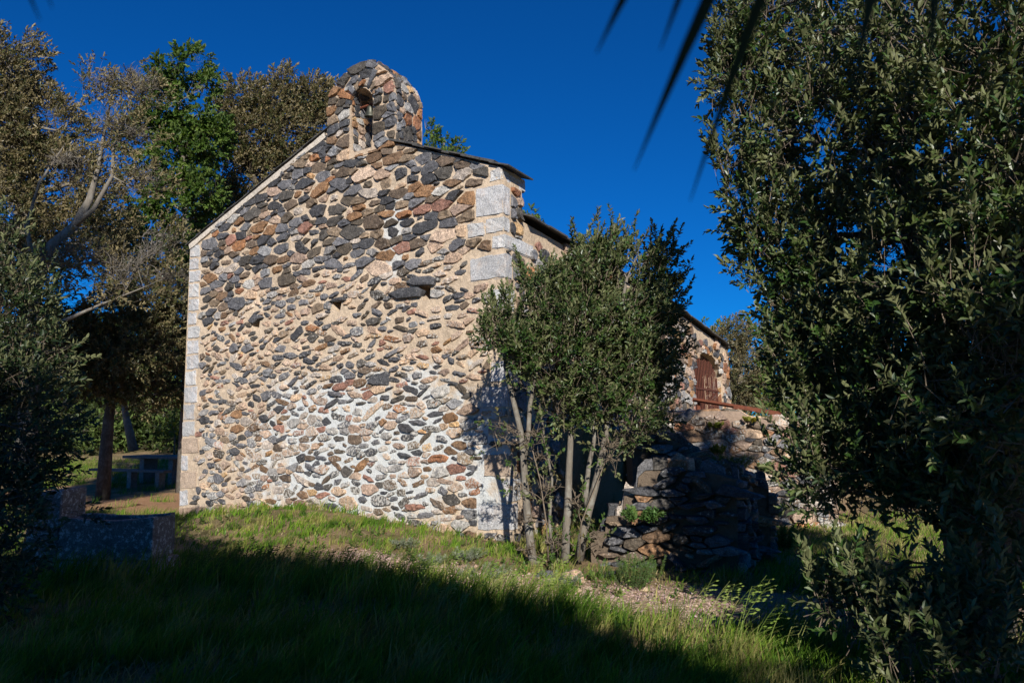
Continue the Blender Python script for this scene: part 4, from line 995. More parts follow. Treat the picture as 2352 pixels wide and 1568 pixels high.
# ---- the big holm oak on the right, close to the viewer
rb = at_z(2235, 1500, 0)
rt = [([at(2225,1500,rb.y)+Vector((0,0,-0.1)), at(2232,1380,rb.y), at(2215,1250,rb.y), at(2190,1100,rb.y), at(2150,850,rb.y+.2), at(2100,550,rb.y+.4), at(2060,250,rb.y+.6), at(2030,-100,rb.y+.8)], [0.17,0.15,0.14,0.13,0.11,0.09,0.07,0.04]),
      ([at(2270,1500,rb.y+.1)+Vector((0,0,-0.1)), at(2300,1350,rb.y+.1), at(2330,1200,rb.y), at(2350,900,rb.y), at(2330,500,rb.y+.1), at(2300,100,rb.y+.2)], [0.14,0.125,0.115,0.10,0.08,0.05]),
      ([at(2232,1380,rb.y), at(2290,1270,rb.y-.1), at(2300,1150,rb.y-.1), at(2240,950,rb.y-.2), at(2180,700,rb.y-.2)], [0.11,0.09,0.08,0.065,0.03])]
rbl = [(1790,110,150,7.4),(1720,60,90,7.4),(2000,90,200,6.6),(2200,90,220,5.4),(2380,150,220,4.6),(1740,300,110,7.2),(1930,330,200,6.5),(2160,350,230,5.3),(2360,420,220,4.6),
       (1740,480,90,7.0),(1800,590,115,6.8),(1960,600,180,6.4),(2160,620,220,5.2),(2350,700,220,4.5),(1860,730,115,6.4),(1960,820,160,6.0),(2130,850,190,5.4),(2300,900,210,4.5),
       (1900,940,90,6.0),(2010,1020,130,5.6),(2160,1080,130,5.2),(2310,1120,140,4.8),(1870,1090,62,5.8),(1935,1140,90,5.6),(2080,1165,60,5.3),(2230,1170,60,5.0),
       (1700,190,70,7.3),(1660,190,45,7.4),(1680,400,50,7.1),(1750,640,55,6.9),(1800,860,55,6.3)]
rbl += [(1960,1440,42,4.9),(2050,1480,66,4.7),(2170,1510,85,4.5),(1900,1392,20,5.0),(2300,1440,80,4.4),(2110,1585,80,4.4),(2250,1580,95,4.2)]
rbl3 = [((4.7, 5.7, 2.5), 0.9), ((4.9, 5.6, 3.3), 0.8), ((4.3, 5.2, 1.5), 0.7)]
tree('large_holm_oak', 'large dense dark green holm oak filling the right side', 'tree', rb, rt, rbl, OAKL, (M_OAK, M_BARKD), leafL=0.066, dens=80, k=11, seed=5, shoots=10,
     gap=-0.22, gscale=1.9, up=0.45, wind=(0.10, 0.0, 0.05), branches=6, twigl=0.2, limb_r=0.035, inner=0.4, length=0.19, blobs3=rbl3)

# ---- trees to the left, behind the chapel
GT = 'trees behind the chapel'
def far_base(x, Y): q = at(x, 1000, Y); return Vector((q.x, q.y, H(q.x, q.y)))
bs = far_base(60, 19)
tree('holm_oak', 'tall brown tinged holm oak at the far left edge', 'tree', bs, [([bs, at(70,900,19), at(60,600,19), at(40,350,19), at(20,150,19)], [0.28,0.24,0.19,0.12,0.05])],
     [(10,150,95,19),(60,260,85,19),(130,300,75,19),(0,330,120,19),(110,420,110,19.5),(200,420,70,19.5),(20,520,110,19),(180,560,100,19.5),(250,520,60,20),(60,660,110,19),(-60,200,120,19),(-80,450,150,19)], BRN_, (M_OAKB, M_BARK),
     leafL=0.10, dens=48, k=9, seed=21, group=GT, gap=-0.22, gscale=1.0, wind=(0.5,0,0), twigl=0.3, limb_r=0.05, length=0.25, bare=2, branches=8)
bs = far_base(70, 17)
t0 = [bs, at(75,800,17), at(85,640,17), at(120,560,17), at(170,520,17), at(205,460,17), at(228,380,17.2), at(240,300,17.4), at(262,200,17.4)]
t1 = [at(170,520,17), at(215,480,16.8), at(258,405,16.8), at(262,330,16.8), at(300,230,16.8)]
t2 = [at(85,640,17), at(60,520,16.9), at(90,420,16.9), at(150,330,16.8)]
t3 = [at(75,780,17), at(140,740,16.6), at(230,700,16.4), at(330,660,16.2)]
tree('bare_branched_oak', 'half bare oak with pale leaning trunk and wind swept twigs', 'tree', bs,
     [(t0, [0.18,0.16,0.13,0.11,0.10,0.08,0.055,0.035,0.012]), (t1, [0.065,0.055,0.045,0.03,0.01]), (t2, [0.07,0.05,0.03,0.01]), (t3, [0.07,0.05,0.03,0.012])],
     [(235,190,55,17.2),(290,180,55,17.2),(330,210,55,17),(250,290,60,17),(310,320,65,17),(160,380,60,17),(340,420,60,16.8),(220,600,70,16.6),(380,560,60,16.6),(300,640,80,16.4),(390,640,50,16.4),(130,600,70,16.6)], BRN_, (M_OAKB, M_BARK),
     leafL=0.085, dens=32, k=7, seed=23, group=GT, gap=-0.05, gscale=1.3, wind=(0.6,0,0.1), twigl=0.4, limb_r=0.028, length=0.22, bare=9, branches=14)
bs = far_base(425, 23)
tree('green_oak', 'upright oak with fresh green leaves beside the half bare tree', 'tree', bs, [([bs, at(430,900,23), at(428,560,23), at(424,420,23), at(415,300,23), at(400,180,23)], [0.2,0.16,0.11,0.09,0.06,0.02])],
     [(400,165,55,23),(360,170,40,23),(440,150,40,23),(465,200,34,23),(380,250,70,23),(445,270,55,23),(350,330,65,23),(420,360,75,23),(475,330,45,23),(340,440,60,23),(420,470,70,23),(330,540,70,23),(470,440,40,23),(500,300,30,23),(300,600,60,23),(400,590,60,23)], GRN, (M_GREEN, M_BARK),
     leafL=0.14, dens=34, k=9, seed=25, group=GT, gap=-0.05, gscale=1.2, wind=(0.2,0,0), twigl=0.3, limb_r=0.06, length=0.28, aspect=0.55)
bs = far_base(640, 26)
tree('holm_oak', 'wide silvery brown holm oak behind the left roof slope', 'tree', bs, [([bs, at(650,700,26), at(655,420,26), at(640,300,26), at(655,200,26)], [0.3,0.26,0.17,0.12,0.05]), ([at(655,500,26), at(575,400,26), at(550,260,26)], [0.18,0.12,0.05])],
     [(560,230,60,26),(625,240,60,26),(665,195,42,26),(715,225,55,26),(755,240,50,26),(520,280,45,26),(580,320,75,26),(660,310,75,26),(740,300,60,26),(520,400,70,26),(600,400,70,26),(690,380,60,26),(500,490,65,26),(560,470,60,26),(450,560,60,26)], BRN_, (M_OAKB, M_BARKD),
     leafL=0.115, dens=44, k=9, seed=27, group=GT, gap=-0.25, gscale=1.0, wind=(0.5,0,0), twigl=0.3, limb_r=0.08, length=0.28, bare=1)
bs = far_base(245, 21)
tree('holm_oak', 'low spreading holm oak with sunlit boughs above the picnic table', 'tree', bs, [([bs, at(243,1040,21), at(250,960,21), at(262,880,21), at(280,780,21), at(300,700,21)], [0.2,0.17,0.14,0.11,0.08,0.04])],
     [(330,700,70,20),(390,680,45,20),(260,730,80,20),(190,790,70,20),(330,790,80,20),(250,850,80,20.5),(380,800,60,21),(400,880,50,22),(340,890,60,21),(170,880,60,20.5),(120,780,70,20),(400,740,40,21)], [(0.07,0.075,0.025),(0.10,0.09,0.04),(0.05,0.065,0.02),(0.13,0.115,0.055)], (M_OAKB, M_BARKD),
     leafL=0.10, dens=55, k=9, seed=29, group=GT, gap=-0.28, gscale=1.1, wind=(0.5,0,0.1), twigl=0.3, limb_r=0.06, length=0.24, branches=8, bare=1)
bs = far_base(300, 27); 
tree('young_oak', 'leaning young oak with mossy trunk behind the picnic bench', 'tree', bs, [([at(308,1022,27)+Vector((0,0,-0.2)), at(296,985,27), at(288,950,27), at(280,880,27), at(300,780,27)], [0.17,0.14,0.11,0.09,0.05])],
     [(300,800,60,27),(360,830,60,27),(400,900,45,27),(240,840,60,28)], GRN, (M_GREEN, M_BARK), leafL=0.13, dens=24, k=8, seed=31, group=GT, gap=-0.05, twigl=0.3, limb_r=0.05, length=0.28, aspect=0.55)
# small trees showing over the roofs and beyond the apse
bs = far_base(1020, 31)
tree('green_oak', 'green treetop showing to the right of the bell gable', 'tree', bs, [([bs, at(1015,700,31), at(1010,400,31), at(1020,330,31)], [0.2,0.16,0.09,0.03])],
     [(985,300,18,31),(975,280,9,31),(1025,325,24,31),(1050,345,20,31),(995,340,22,31),(1010,400,60,31)], GRN, (M_GREEN, M_BARK), leafL=0.15, dens=20, k=8, seed=33, group=GT, gap=-0.1, twigl=0.3, limb_r=0.05, length=0.28, aspect=0.55)
bs = far_base(1225, 33)
tree('green_oak', 'small green treetop just above the nave eave', 'tree', bs, [([bs, at(1222,800,33), at(1222,520,33)], [0.2,0.15,0.04])],
     [(1224,494,12,33),(1215,540,40,33)], GRN, (M_GREEN, M_BARK), leafL=0.16, dens=22, k=8, seed=35, group=GT, gap=-0.2, twigl=0.3, limb_r=0.04, length=0.25, aspect=0.55)
GR = 'trees beyond the terrace'
bs = far_base(1690, 33)
tree('holm_oak', 'grey brown holm oak beyond the rounded end of the chapel', 'tree', bs, [([bs, at(1695,930,33), at(1700,820,33), at(1690,760,33)], [0.25,0.2,0.12,0.04])],
     [(1690,765,36,33),(1730,790,36,33),(1660,800,40,33),(1720,850,50,33),(1690,880,50,33),(1750,890,45,33),(1650,860,30,33),(1770,830,30,33),(1700,930,40,33)], [(0.09,0.085,0.04),(0.12,0.105,0.055),(0.06,0.065,0.028),(0.15,0.13,0.075)], (M_OAKB, M_BARK),
     leafL=0.13, dens=34, k=8, seed=37, group=GR, gap=-0.22, wind=(0.3,0,0), twigl=0.3, limb_r=0.06, length=0.3)
bs = far_base(1640, 38)
tree('green_oak', 'bright green treetop peeping over the end of the nave roof', 'tree', bs, [([bs, at(1640,900,38), at(1640,760,38)], [0.25,0.2,0.05])],
     [(1640,756,22,38),(1615,750,14,38),(1660,770,30,38)], GRN, (M_GREEN, M_BARK), leafL=0.17, dens=14, k=8, seed=39, group=GR, gap=-0.1, twigl=0, limb_r=0.05, length=0.3, aspect=0.55)
bs = far_base(1840, 24)
tree('green_oak', 'green oak half hidden behind the large holm oak', 'tree', bs, [([bs, at(1840,930,24), at(1845,780,24)], [0.2,0.16,0.05])],
     [(1790,790,40,24),(1830,780,50,24),(1800,860,50,24),(1850,900,60,24),(1790,920,40,24),(1880,830,60,24)], GRN, (M_GREEN, M_BARK), leafL=0.12, dens=26, k=8, seed=41, group=GR, gap=-0.05, twigl=0.3, limb_r=0.05, length=0.28, aspect=0.55)
# far-off wood closing the view
r = rng(77); wb = []
for x in range(-260, 480, 60): 
    for y, Y in ((930, 44), (870, 46), (800, 50), (985, 40)):
        c = at(x+r.uniform(-25, 25), y+r.uniform(-20, 20), Y+r.uniform(-3, 3)); wb.append((tuple(c), r.uniform(1.3, 2.0)))
for x in range(1600, 2700, 80):
    for y, Y in ((960, 42), (890, 44)):
        c = at(x+r.uniform(-25, 25), y+r.uniform(-20, 20), Y+r.uniform(-3, 3)); wb.append((tuple(c), r.uniform(1.3, 2.0)))
C, A, B = shell(r, wb, 9, -0.2, 0.7, 3, 0.3)
P, D, Nn, L, W, col = sprig_leaves(r, C, A+np.array([[0.1, 0, 0.3]])+r.normal(0, .4, A.shape), 6, 0.26, [(0.04,0.06,0.016),(0.05,0.08,0.018),(0.05,0.05,0.022),(0.03,0.045,0.013)], 0.5, 0.55)
tag(link('far_wood', leaf_mesh('far_wood', P, D, Nn, L, W, col), M_GREEN), 'dense far wood closing the view below the nearer trees', 'woodland', kind='stuff')
# broom in flower
bs = far_base(400, 30)
bs = at(402, 1010, 30)
root = tree('flowering_broom', 'yellow flowering broom bush beside the left chapel corner', 'shrub', (bs.x, bs.y, H(bs.x, bs.y)), [([Vector((bs.x, bs.y, H(bs.x, bs.y))), at(402,985,30)], [0.04,0.02])], [(402,968,22,30),(390,985,18,30),(412,985,18,30)],
     [(0.42,0.27,0.01),(0.05,0.09,0.015),(0.5,0.33,0.015),(0.04,0.07,0.015)], (M_GREEN, M_TWIG), leafL=0.09, dens=22, k=8, seed=43, gap=-0.1, twigl=0.2, limb_r=0.02, length=0.2)
# dark boughs close on the left
bs = Vector((-6.6, 6.6, 0))
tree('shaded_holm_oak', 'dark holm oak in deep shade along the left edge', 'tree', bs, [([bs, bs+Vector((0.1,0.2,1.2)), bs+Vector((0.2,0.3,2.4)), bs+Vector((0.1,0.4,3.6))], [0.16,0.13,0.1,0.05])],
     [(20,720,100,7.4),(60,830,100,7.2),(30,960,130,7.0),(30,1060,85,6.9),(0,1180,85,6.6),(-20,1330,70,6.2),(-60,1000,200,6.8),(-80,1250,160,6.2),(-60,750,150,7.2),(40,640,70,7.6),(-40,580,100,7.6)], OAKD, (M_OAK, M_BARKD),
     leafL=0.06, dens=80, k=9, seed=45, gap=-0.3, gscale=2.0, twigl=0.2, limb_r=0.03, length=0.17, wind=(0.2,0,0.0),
     extra=(np.array([list(at(205,1170,7.6)), list(at(190,1185,7.6)), list(at(175,1160,7.6)), list(at(212,1190,7.55))]), np.array([[1,0,.1],[1,0,-.2],[1,.2,.1],[1,0,-.4]])))

# ---- trees behind the viewpoint, which shade the foreground
r = rng(91)
def shade_tree(label, base, cs, seed):
    r = rng(seed); root = empty('shade_tree', base, label, 'tree', 'trees behind the viewpoint')
    mb = MB(); b = Vector(base); top = Vector((sum(c[0][0] for c in cs)/len(cs), sum(c[0][1] for c in cs)/len(cs), 4.6))
    mb.tube([b+Vector((0,0,-.2)), b.lerp(top, .4), top], [0.3, 0.24, 0.16], 10)
    for i, (c, rb_) in enumerate(cs): limb(mb, b.lerp(top, 0.75), c, 0.10, 0.03, seed+i)
    mb.build('trunk', [M_BARKD], root, smooth=True)
    C, A, B = shell(r, cs, 30, -0.9, 1.0, seed, 0.1)
    P, D, Nn, L, W, col = sprig_leaves(r, C, A+np.array([[0, 0, .5]])+r.normal(0, .5, A.shape), 6, 0.16, OAKD, 0.25, 0.55)
    link('crown', leaf_mesh('crown', P, D, Nn, L, W, col), M_GREEN, root)
def cast(x, y, hgt):
    """where at height hgt the crown must be to shade the ground seen at (x, y)"""
    g_ = at_z(x, y, 0.1); t = (hgt-0.1)/SUN.z; return g_+SUN*t
edge = [(60,1300,1.2),(180,1290,1.0),(290,1290,0.9),(345,1275,0.6),(400,1335,0.6),(500,1345,0.75),(620,1355,0.7),(740,1365,0.75),(850,1390,0.7),(950,1430,0.7),(1010,1470,0.6),(1110,1480,0.6),(1200,1490,0.5),(1290,1525,0.5),(1420,1575,0.5),(1530,1650,0.5)]
cs1 = []
for (x, y, q) in edge:
    h_ = 5.0; c = cast(x, y, h_); rad = q
    cs1.append((tuple(c-Vector((0, rad*0.3, 0))), rad))
for x in np.arange(-9.0, 2.6, 1.05):
    ex = [ (c[0][0], c[0][1]) for c in cs1]; ex.sort()
    ymax = float(np.interp(x, [e[0] for e in ex], [e[1] for e in ex]))
    for y in np.arange(ymax-0.9, -11.5, -1.05):
        cs1.append(((x+r.uniform(-.2, .2), y+r.uniform(-.2, .2), 5.1+r.uniform(-.3, .5)), 0.85))
half = [c for c in cs1 if c[0][0] < -3.2]; rest = [c for c in cs1 if c[0][0] >= -3.2]
shade_tree('broad dense tree behind the viewpoint on the left', (-6.2, -5.0, 0), half, 301)
shade_tree('broad dense tree right behind the viewpoint', (-0.8, -5.5, 0), rest, 302)

def far_cast(pts, Yc, rad):
    o = []
    for T in pts:
        t = (T.y-Yc)/(-SUN.y); o.append((tuple(T+SUN*t), rad))
    return o
cs2 = far_cast([at(20,700,19), at(30,800,19), at(40,900,19), at(110,950,20), at(236,990,21), at(240,1060,21), at(300,1030,25), at(370,1050,25.5), at(420,1040,26), at(330,980,26), at(10,1120,14)], -3.0, 1.1)  # added unseen crown, laid out so its shadow covers the far left and picnic table
shade_tree('unseen tall tree added behind the viewpoint to shade the far left', (cs2[0][0][0]-0.5, -3.2, 0), cs2, 303)
cs3 = far_cast([at(2300,950,5.2), at(2330,1100,5.0), at(2200,1120,5.2), at(2330,800,5.4), at(2330,600,5.6), at(2300,400,6), at(2340,200,6), at(2290,1520,4.4), at(2330,1340,4.6), at(2250,1300,4.9)], -2.5, 0.62)  # added unseen crown, laid out to darken the right side of the large oak
shade_tree('unseen slender tree added behind the viewpoint to shade the large oak', (4.6, -2.8, 0), cs3, 304)
# ---- palm whose frond tips hang into the top of the frame
palm = empty('palm_tree', (1.5, -1.2, 0), 'palm with dark drooping leaflets hanging into the top of the frame', 'palm')
mb = MB(); mb.tube([Vector((1.5, -1.2, -0.1)), Vector((1.45, -1.1, 1.2)), Vector((1.35, -0.9, 2.5))], [0.16, 0.13, 0.12], 12); mb.build('trunk', [M_BARKD], palm, smooth=True)
def leaflet(mb, a, b, w, bend=0.04):
    a = Vector(a); b = Vector(b); d = (b-a); s = d.cross(Vector((0.1, 1, 0.2))).normalized(); nn = s.cross(d).normalized(); vs = []; n_ = 6
    for i in range(n_+1):
        t = i/n_; ww = w*(0.55+0.45*math.sin(math.pi*min(1, 0.25+t*0.75)))*(1-t**3)+0.0006; c = a+d*t+Vector((0, 0, bend*d.length*math.sin(math.pi*t)))
        vs += [c-s*ww/2+nn*ww*0.25, c, c+s*ww/2+nn*ww*0.25]
    mb.add(vs, [[i*3+j, i*3+j+1, (i+1)*3+j+1, (i+1)*3+j] for i in range(n_) for j in (0, 1)], (0.02, 0.03, 0.012, 1))
def frond(rach, tips, extra, seed):
    r = rng(seed); mb = MB(); pts = [Vector(p) for p in rach]
    mb.tube(pts, [0.012]*(len(pts)-1)+[0.003], 6, (0.03, 0.035, 0.015, 1))
    for tip, root_, w in tips:
        leaflet(mb, root_, tip, w*0.75)
    for i in range(extra):
        t = r.uniform(0.1, 0.98)*(len(pts)-1); k_ = min(int(t), len(pts)-2); q = pts[k_].lerp(pts[k_+1], t-k_); d = (pts[k_+1]-pts[k_]).normalized()
        e = q + d*0.28+Vector((r.normal(0, .05), r.normal(0.10, .08), abs(r.normal(0.22, 0.05))))
        leaflet(mb, q, e, 0.016)
    mb.build('frond', [M_FROND], palm)
Yp = 0.46
R1 = [Vector((1.35, -0.9, 2.5)), Vector((1.15, -0.3, 2.72)), at(2250, -330, Yp), at(1950, -370, Yp), at(1700, -380, Yp), at(1500, -360, Yp)]
def on(x, y): return at(x, y, Yp)
frond(R1, [(at(1369,124,Yp), on(1640,-370), 0.0155), (at(1516,116,Yp), on(1720,-375), 0.012), (at(1456,392,Yp+.03), on(1820,-372), 0.0150), (at(1585,462,Yp+.07), on(1900,-370), 0.0125), (at(1956,218,Yp), on(2090,-350), 0.0150), (at(2138,180,Yp-.02), on(2170,-340), 0.0145)], 16, 5)
R2 = [Vector((1.35, -0.9, 2.5)), Vector((0.5, -0.3, 2.9)), Vector((-0.1, 0.5, 2.75)), at(-150, -500, Yp), at(-330, -350, Yp)]
frond(R2, [(at(92,48,Yp), on(-120,-360), 0.011), (at(120,20,Yp), on(-40,-380), 0.010), (at(20,-60,Yp), on(-200,-330), 0.011)], 14, 6)

# ------------------------------------------------------------------ grass
def pdist(x, y, path):
    best = 99
    for a, b in zip(path, path[1:]):
        ax, ay = a; bx, by_ = b; t = max(0, min(1, ((x-ax)*(bx-ax)+(y-ay)*(by_-ay))/((bx-ax)**2+(by_-ay)**2)))
        best = min(best, math.hypot(x-ax-(bx-ax)*t, y-ay-(by_-ay)*t))
    return best
def facade_dist(x, y): return (Vector((x, y, 0))-P0).dot(FN)
def blades(name, pts, hgt, wid, lean, palette, seed, label, mtl=None, head=False, windv=(0.35, 0.05), groundfn=True):
    r = rng(seed); n = len(pts); P = np.array([(x, y, H(x, y)-0.01) for x, y in pts])
    h = np.array(hgt)[:, None]; az = r.uniform(0, 6.28, n); dr = np.stack([np.cos(az)*lean+windv[0]*r.uniform(.4, 1.3, n), np.sin(az)*lean+windv[1], np.zeros(n)], 1)*h
    fa_ = r.uniform(0, 6.28, n); S = np.stack([np.cos(fa_), np.sin(fa_)*0.5, np.zeros(n)], 1)*(np.array(wid)[:, None]/2)
    Z = np.array([[0, 0, 1.0]])
    m1 = P+Z*h*0.42+dr*0.22; m2 = P+Z*h*0.76+dr*0.58; tp2 = P+Z*h*0.96+dr*1.1
    v = np.stack([P-S, P+S, m1-S*.9, m1+S*.9, m2-S*.6, m2+S*.6, tp2], 1).reshape(-1, 3)
    b = (np.arange(n)*7)[:, None]; f = (b+np.array([[0, 1, 3, 2, 2, 3, 5, 4, 4, 5, 6]])).ravel()
    nvv = np.tile([4, 4, 3], n); pal = np.array(palette); cl = np.array([n2(x, y, 2.2, seed+20)+0.6*n2(x, y, 7, seed) for x, y in pts]); ci = np.clip((cl*1.4+0.5)*len(pal)+r.normal(0, .9, n), 0, len(pal)-1).astype(int); col = pal[ci]*(r.uniform(.65, 1.35, n)*(1+0.5*np.array([n2(x, y, 4, seed+31) for x, y in pts])))[:, None]
    col = np.hstack([np.repeat(col, 7, 0), np.ones((n*7, 1))])
    o = link(name, np_mesh(name, v, f, nvv, col), mtl or M_GRASS)
    tag(o, label, 'grass', kind='stuff'); return o
GP = [(0.05,0.115,0.008), (0.085,0.175,0.010), (0.115,0.20,0.014), (0.17,0.23,0.028), (0.23,0.21,0.07)]
DRY = [(0.26,0.19,0.09), (0.20,0.15,0.07), (0.12,0.12,0.035), (0.30,0.24,0.13)]
r = random.Random(4)
P1, H1, W1 = [], [], []; P2, H2, W2 = [], [], []; P3, H3, W3 = [], [], []
tries = 0
def n2(x, y, s, o=0): return noise.noise(Vector((x*s, y*s, o)))
for _ in range(105000):
    Y = 3.9+10.5*r.random()**1.35; x = Y*(r.uniform(-0.74, 0.74)); y = Y
    if facade_dist(x, y) < -0.02 and x < 0.1: continue
    if x > 0.1 and y > 9.0 and x < 2.7 and y > 8.7: 
        if pdist(x, y, [(1.1, 9.3), (2.6, 8.8)]) < 0.25: continue
    if -5.6 < x < -3.95 and 8.65 < y < 9.35: continue
    pd = pdist(x, y, PATH); pw = float(np.interp(x, [p[0] for p in PATH], PATHW))*0.5
    g = n2(x, y, 1.1)+0.6*n2(x, y, 3.0, 3); k_ = 1
    if pd < pw: k_ = 0.05
    elif pd < pw+0.35: k_ = 0.35
    elif pd < pw+0.9 and y > 7.4: k_ = 0.35
    if math.hypot(x-0.1, (y-8.7)*1.2) < 1.5+0.4*n2(x, y, 1.3, 6): k_ = min(k_, 0.38)
    fd = facade_dist(x, y)
    lit_lawn = x < 0.6 and y > 8.2
    if lit_lawn: k_ *= (0.95 if g > 0.05 else 0.55 if g > -0.2 else 0.28)
    else: k_ *= 1.0 if g > -0.35 else 0.5
    if r.random() > k_: continue
    drybit = g+0.7*n2(x, y, 6, 8) < (0.0 if lit_lawn else -0.22)
    long_strip = -5.2 < x < 0.6 and abs(y-(8.6-0.42*(x+3.8)*(1 if x > -3.8 else 0)*0.9)) < 0.65
    if long_strip: hh = r.uniform(0.16, 0.42)
    elif lit_lawn: hh = r.uniform(0.03, 0.11)*(1.7 if fd < 0.5 and g > -0.1 else 1)*(0.7+1.1*max(0, n2(x, y, 1.7, 4)+0.35))
    elif y > 7.6: hh = r.uniform(0.04, 0.14)
    else: hh = r.uniform(0.07, 0.26)*(1.0+0.5*max(0, n2(x, y, 0.9, 5)))
    w = r.uniform(0.0045, 0.010)*(0.55+Y/10)
    if drybit and not long_strip: P2.append((x, y)); H2.append(hh*0.55); W2.append(w)
    else: P1.append((x, y)); H1.append(hh); W1.append(w)
# tufts: blades springing from one root, taller than the turf around them
for _ in range(3000):
    Y = 4.2+9.0*r.random()**1.2; x = Y*(r.uniform(-0.72, 0.72)); y = Y
    if facade_dist(x, y) < 0.05 and x < 0.1: continue
    if x > 0.6 and y > 8.5: continue
    if -5.7 < x < -3.9 and 8.5 < y < 9.5: continue
    pd = pdist(x, y, PATH); pw = float(np.interp(x, [p[0] for p in PATH], PATHW))*0.5
    if pd < pw*0.9 or n2(x, y, 0.9, 11) < -0.15: continue
    hb = r.uniform(0.10, 0.24)*(0.8 if y > 8.6 else 1.15); rad = r.uniform(0.02, 0.07)
    for k in range(r.randint(10, 26)):
        P1.append((x+r.gauss(0, rad), y+r.gauss(0, rad))); H1.append(hb*r.uniform(0.5, 1.15)); W1.append(r.uniform(0.0045, 0.010)*(0.6+Y/11))
print('grass', len(P1), len(P2))
blades('green_grass', P1, H1, W1, 0.42, GP, 1, 'fresh green grass with long blades over the lawn')
blades('dry_grass', P2, H2, W2, 0.8, DRY, 2, 'short straw coloured dry grass in worn patches')
# sparse grass further off
for _ in range(60000):
    Y = r.uniform(14, 34); x = r.uniform(-0.72*Y, -0.40*Y) if r.random() < 0.7 else r.uniform(0.33*Y, 0.74*Y); y = Y
    if Y < 22 and x > 1 : continue
    if n2(x, y, 0.8) < -0.05: continue
    if x < 0 and 17.2 < y < 24 and pdist(x, y, DIRT) < 2.4+n2(x, y, 0.7, 2): 
        if n2(x, y, 1.6, 9) < 0.35: continue
    P3.append((x, y)); H3.append(r.uniform(0.08, 0.3)); W3.append(r.uniform(0.008, 0.016))
blades('distant_grass', P3, H3, W3, 0.4, GP+DRY[2:3], 3, 'tufts of grass around the dirt clearing and under the trees')
# right hand clearing
P4, H4, W4 = [], [], []
for _ in range(22000):
    y = r.uniform(8.0, 13.0); x = r.uniform(3.0, 9.0)
    if n2(x, y, 1.0) < -0.15: continue
    if y > 12.4 and x < 6: continue
    P4.append((x, y)); H4.append(r.uniform(0.03, 0.11)); W4.append(r.uniform(0.004, 0.008))
blades('clearing_grass', P4, H4, W4, 0.6, GP[1:]+DRY, 4, 'short yellowing grass in the sunny clearing under the large holm oak')

# tall wild oats with nodding heads
def oats(name, label, spots, hlo, hhi, seed, palette, headf=1.0, stuff=False, group=None):
    r = rng(seed); st = MB(); hd = MB()
    for n_, (x, y) in enumerate(spots):
        if not stuff: st = MB(); hd = MB(); root = empty(name, (x, y, H(x, y)), label, 'wild oat', group)
        h_ = r.uniform(hlo, hhi); z = H(x, y); lx = r.uniform(0.15, 0.42)*h_; ly_ = r.normal(0, 0.06)
        pts = [Vector((x+lx*t*t, y+ly_*t, z-0.02+h_*(t-0.10*t*t))) for t in np.linspace(0, 1, 8)]
        c = palette[int(r.integers(len(palette)))]; c = (*c, 1)
        st.tube(pts, [0.0032*(1-0.6*i/7) for i in range(8)], 3, c, cap=False)
        for i in range(2):
            b = pts[1+i]; d = Vector((r.normal(0.12, .1), r.normal(0, .08), r.uniform(.08, .2)))
            st.tube([b, b+d*0.8, b+d*1.4+Vector((0.04, 0, -0.01))], [0.002, 0.0016, 0.0004], 3, c, cap=False)
        for j in range(int(r.integers(7, 13))):
            t = 0.62+0.38*j/10; b = pts[min(7, int(t*7))].lerp(pts[min(7, int(t*7)+1)], (t*7) % 1) if t < 1 else pts[7]
            d = Vector((r.uniform(0.03, 0.075), r.normal(0, 0.02), r.uniform(-0.008, 0.03)))*headf; e = b+d; s = Vector((0, 0.3, 1)).normalized()*0.0055
            hd.tube([b, e], 0.0009, 3, c, cap=False)
            g_ = e+Vector((0.030, 0, 0.004)); hd.add([e, e.lerp(g_, .4)+s, g_, e.lerp(g_, .4)-s], [[0, 1, 2, 3]], c)
        if not stuff: st.build('stem', [M_GRASS], root); hd.build('seed_head', [M_GRASS], root)
    if stuff:
        b = len(st.v); st.v += hd.v; st.c += hd.c; st.m += hd.m; st.f += [[b+i for i in f] for f in hd.f]
        tag(st.build(name, [M_GRASS]), label, 'grass', kind='stuff')
r = random.Random(12)
OAT = [(0.20,0.27,0.06), (0.28,0.31,0.10), (0.15,0.23,0.04)]
def gs(px_list): 
    o = []
    for (x, y) in px_list: q = at_z(x, y, 0.0); o.append((q.x, q.y))
    return o
GO = 'wild oat clumps in the grass'
oats('wild_oat', 'tall sunlit wild oat stalk nodding over the gravel path at lower right', gs([(1660,1500),(1700,1520),(1740,1490),(1690,1470),(1725,1540),(1760,1530),(1640,1540),(1600,1500),(1620,1460),(1570,1480),(1655,1455),(1710,1460),(1775,1500),(1590,1540),(1685,1535)]), 0.42, 0.66, 1, OAT, group=GO)
oats('wild_oat', 'single pale oat stalk at the lower right edge of the sunny grass', gs([(1800,1540),(1830,1560),(1790,1500)]), 0.40, 0.55, 2, OAT, group=GO)
oats('wild_oat', 'wild oat stalk between the gravel path and the foreground shade', gs([(1360,1480),(1390,1450),(1420,1500),(1340,1450),(1460,1520),(1450,1470)]), 0.32, 0.48, 3, OAT, group=GO)
oats('wild_oats', 'oat stems coloured dark as shaded silhouettes along the edge of the shade below the chapel front', gs([(430+r.uniform(-40, 520), 1325+r.uniform(-12, 35)) for _ in range(130)]), 0.28, 0.46, 4, [(0.05,0.07,0.02),(0.08,0.10,0.03)], 0.5, True)  # shade is put into the stem colour, darker than the sunlit oats
oats('wild_oats', 'wild oats in the middle of the shade edge in front of the gravel', gs([(1000+r.uniform(-60, 280), 1380+r.uniform(-20, 50)) for _ in range(45)]), 0.28, 0.48, 5, OAT, 0.7, True)

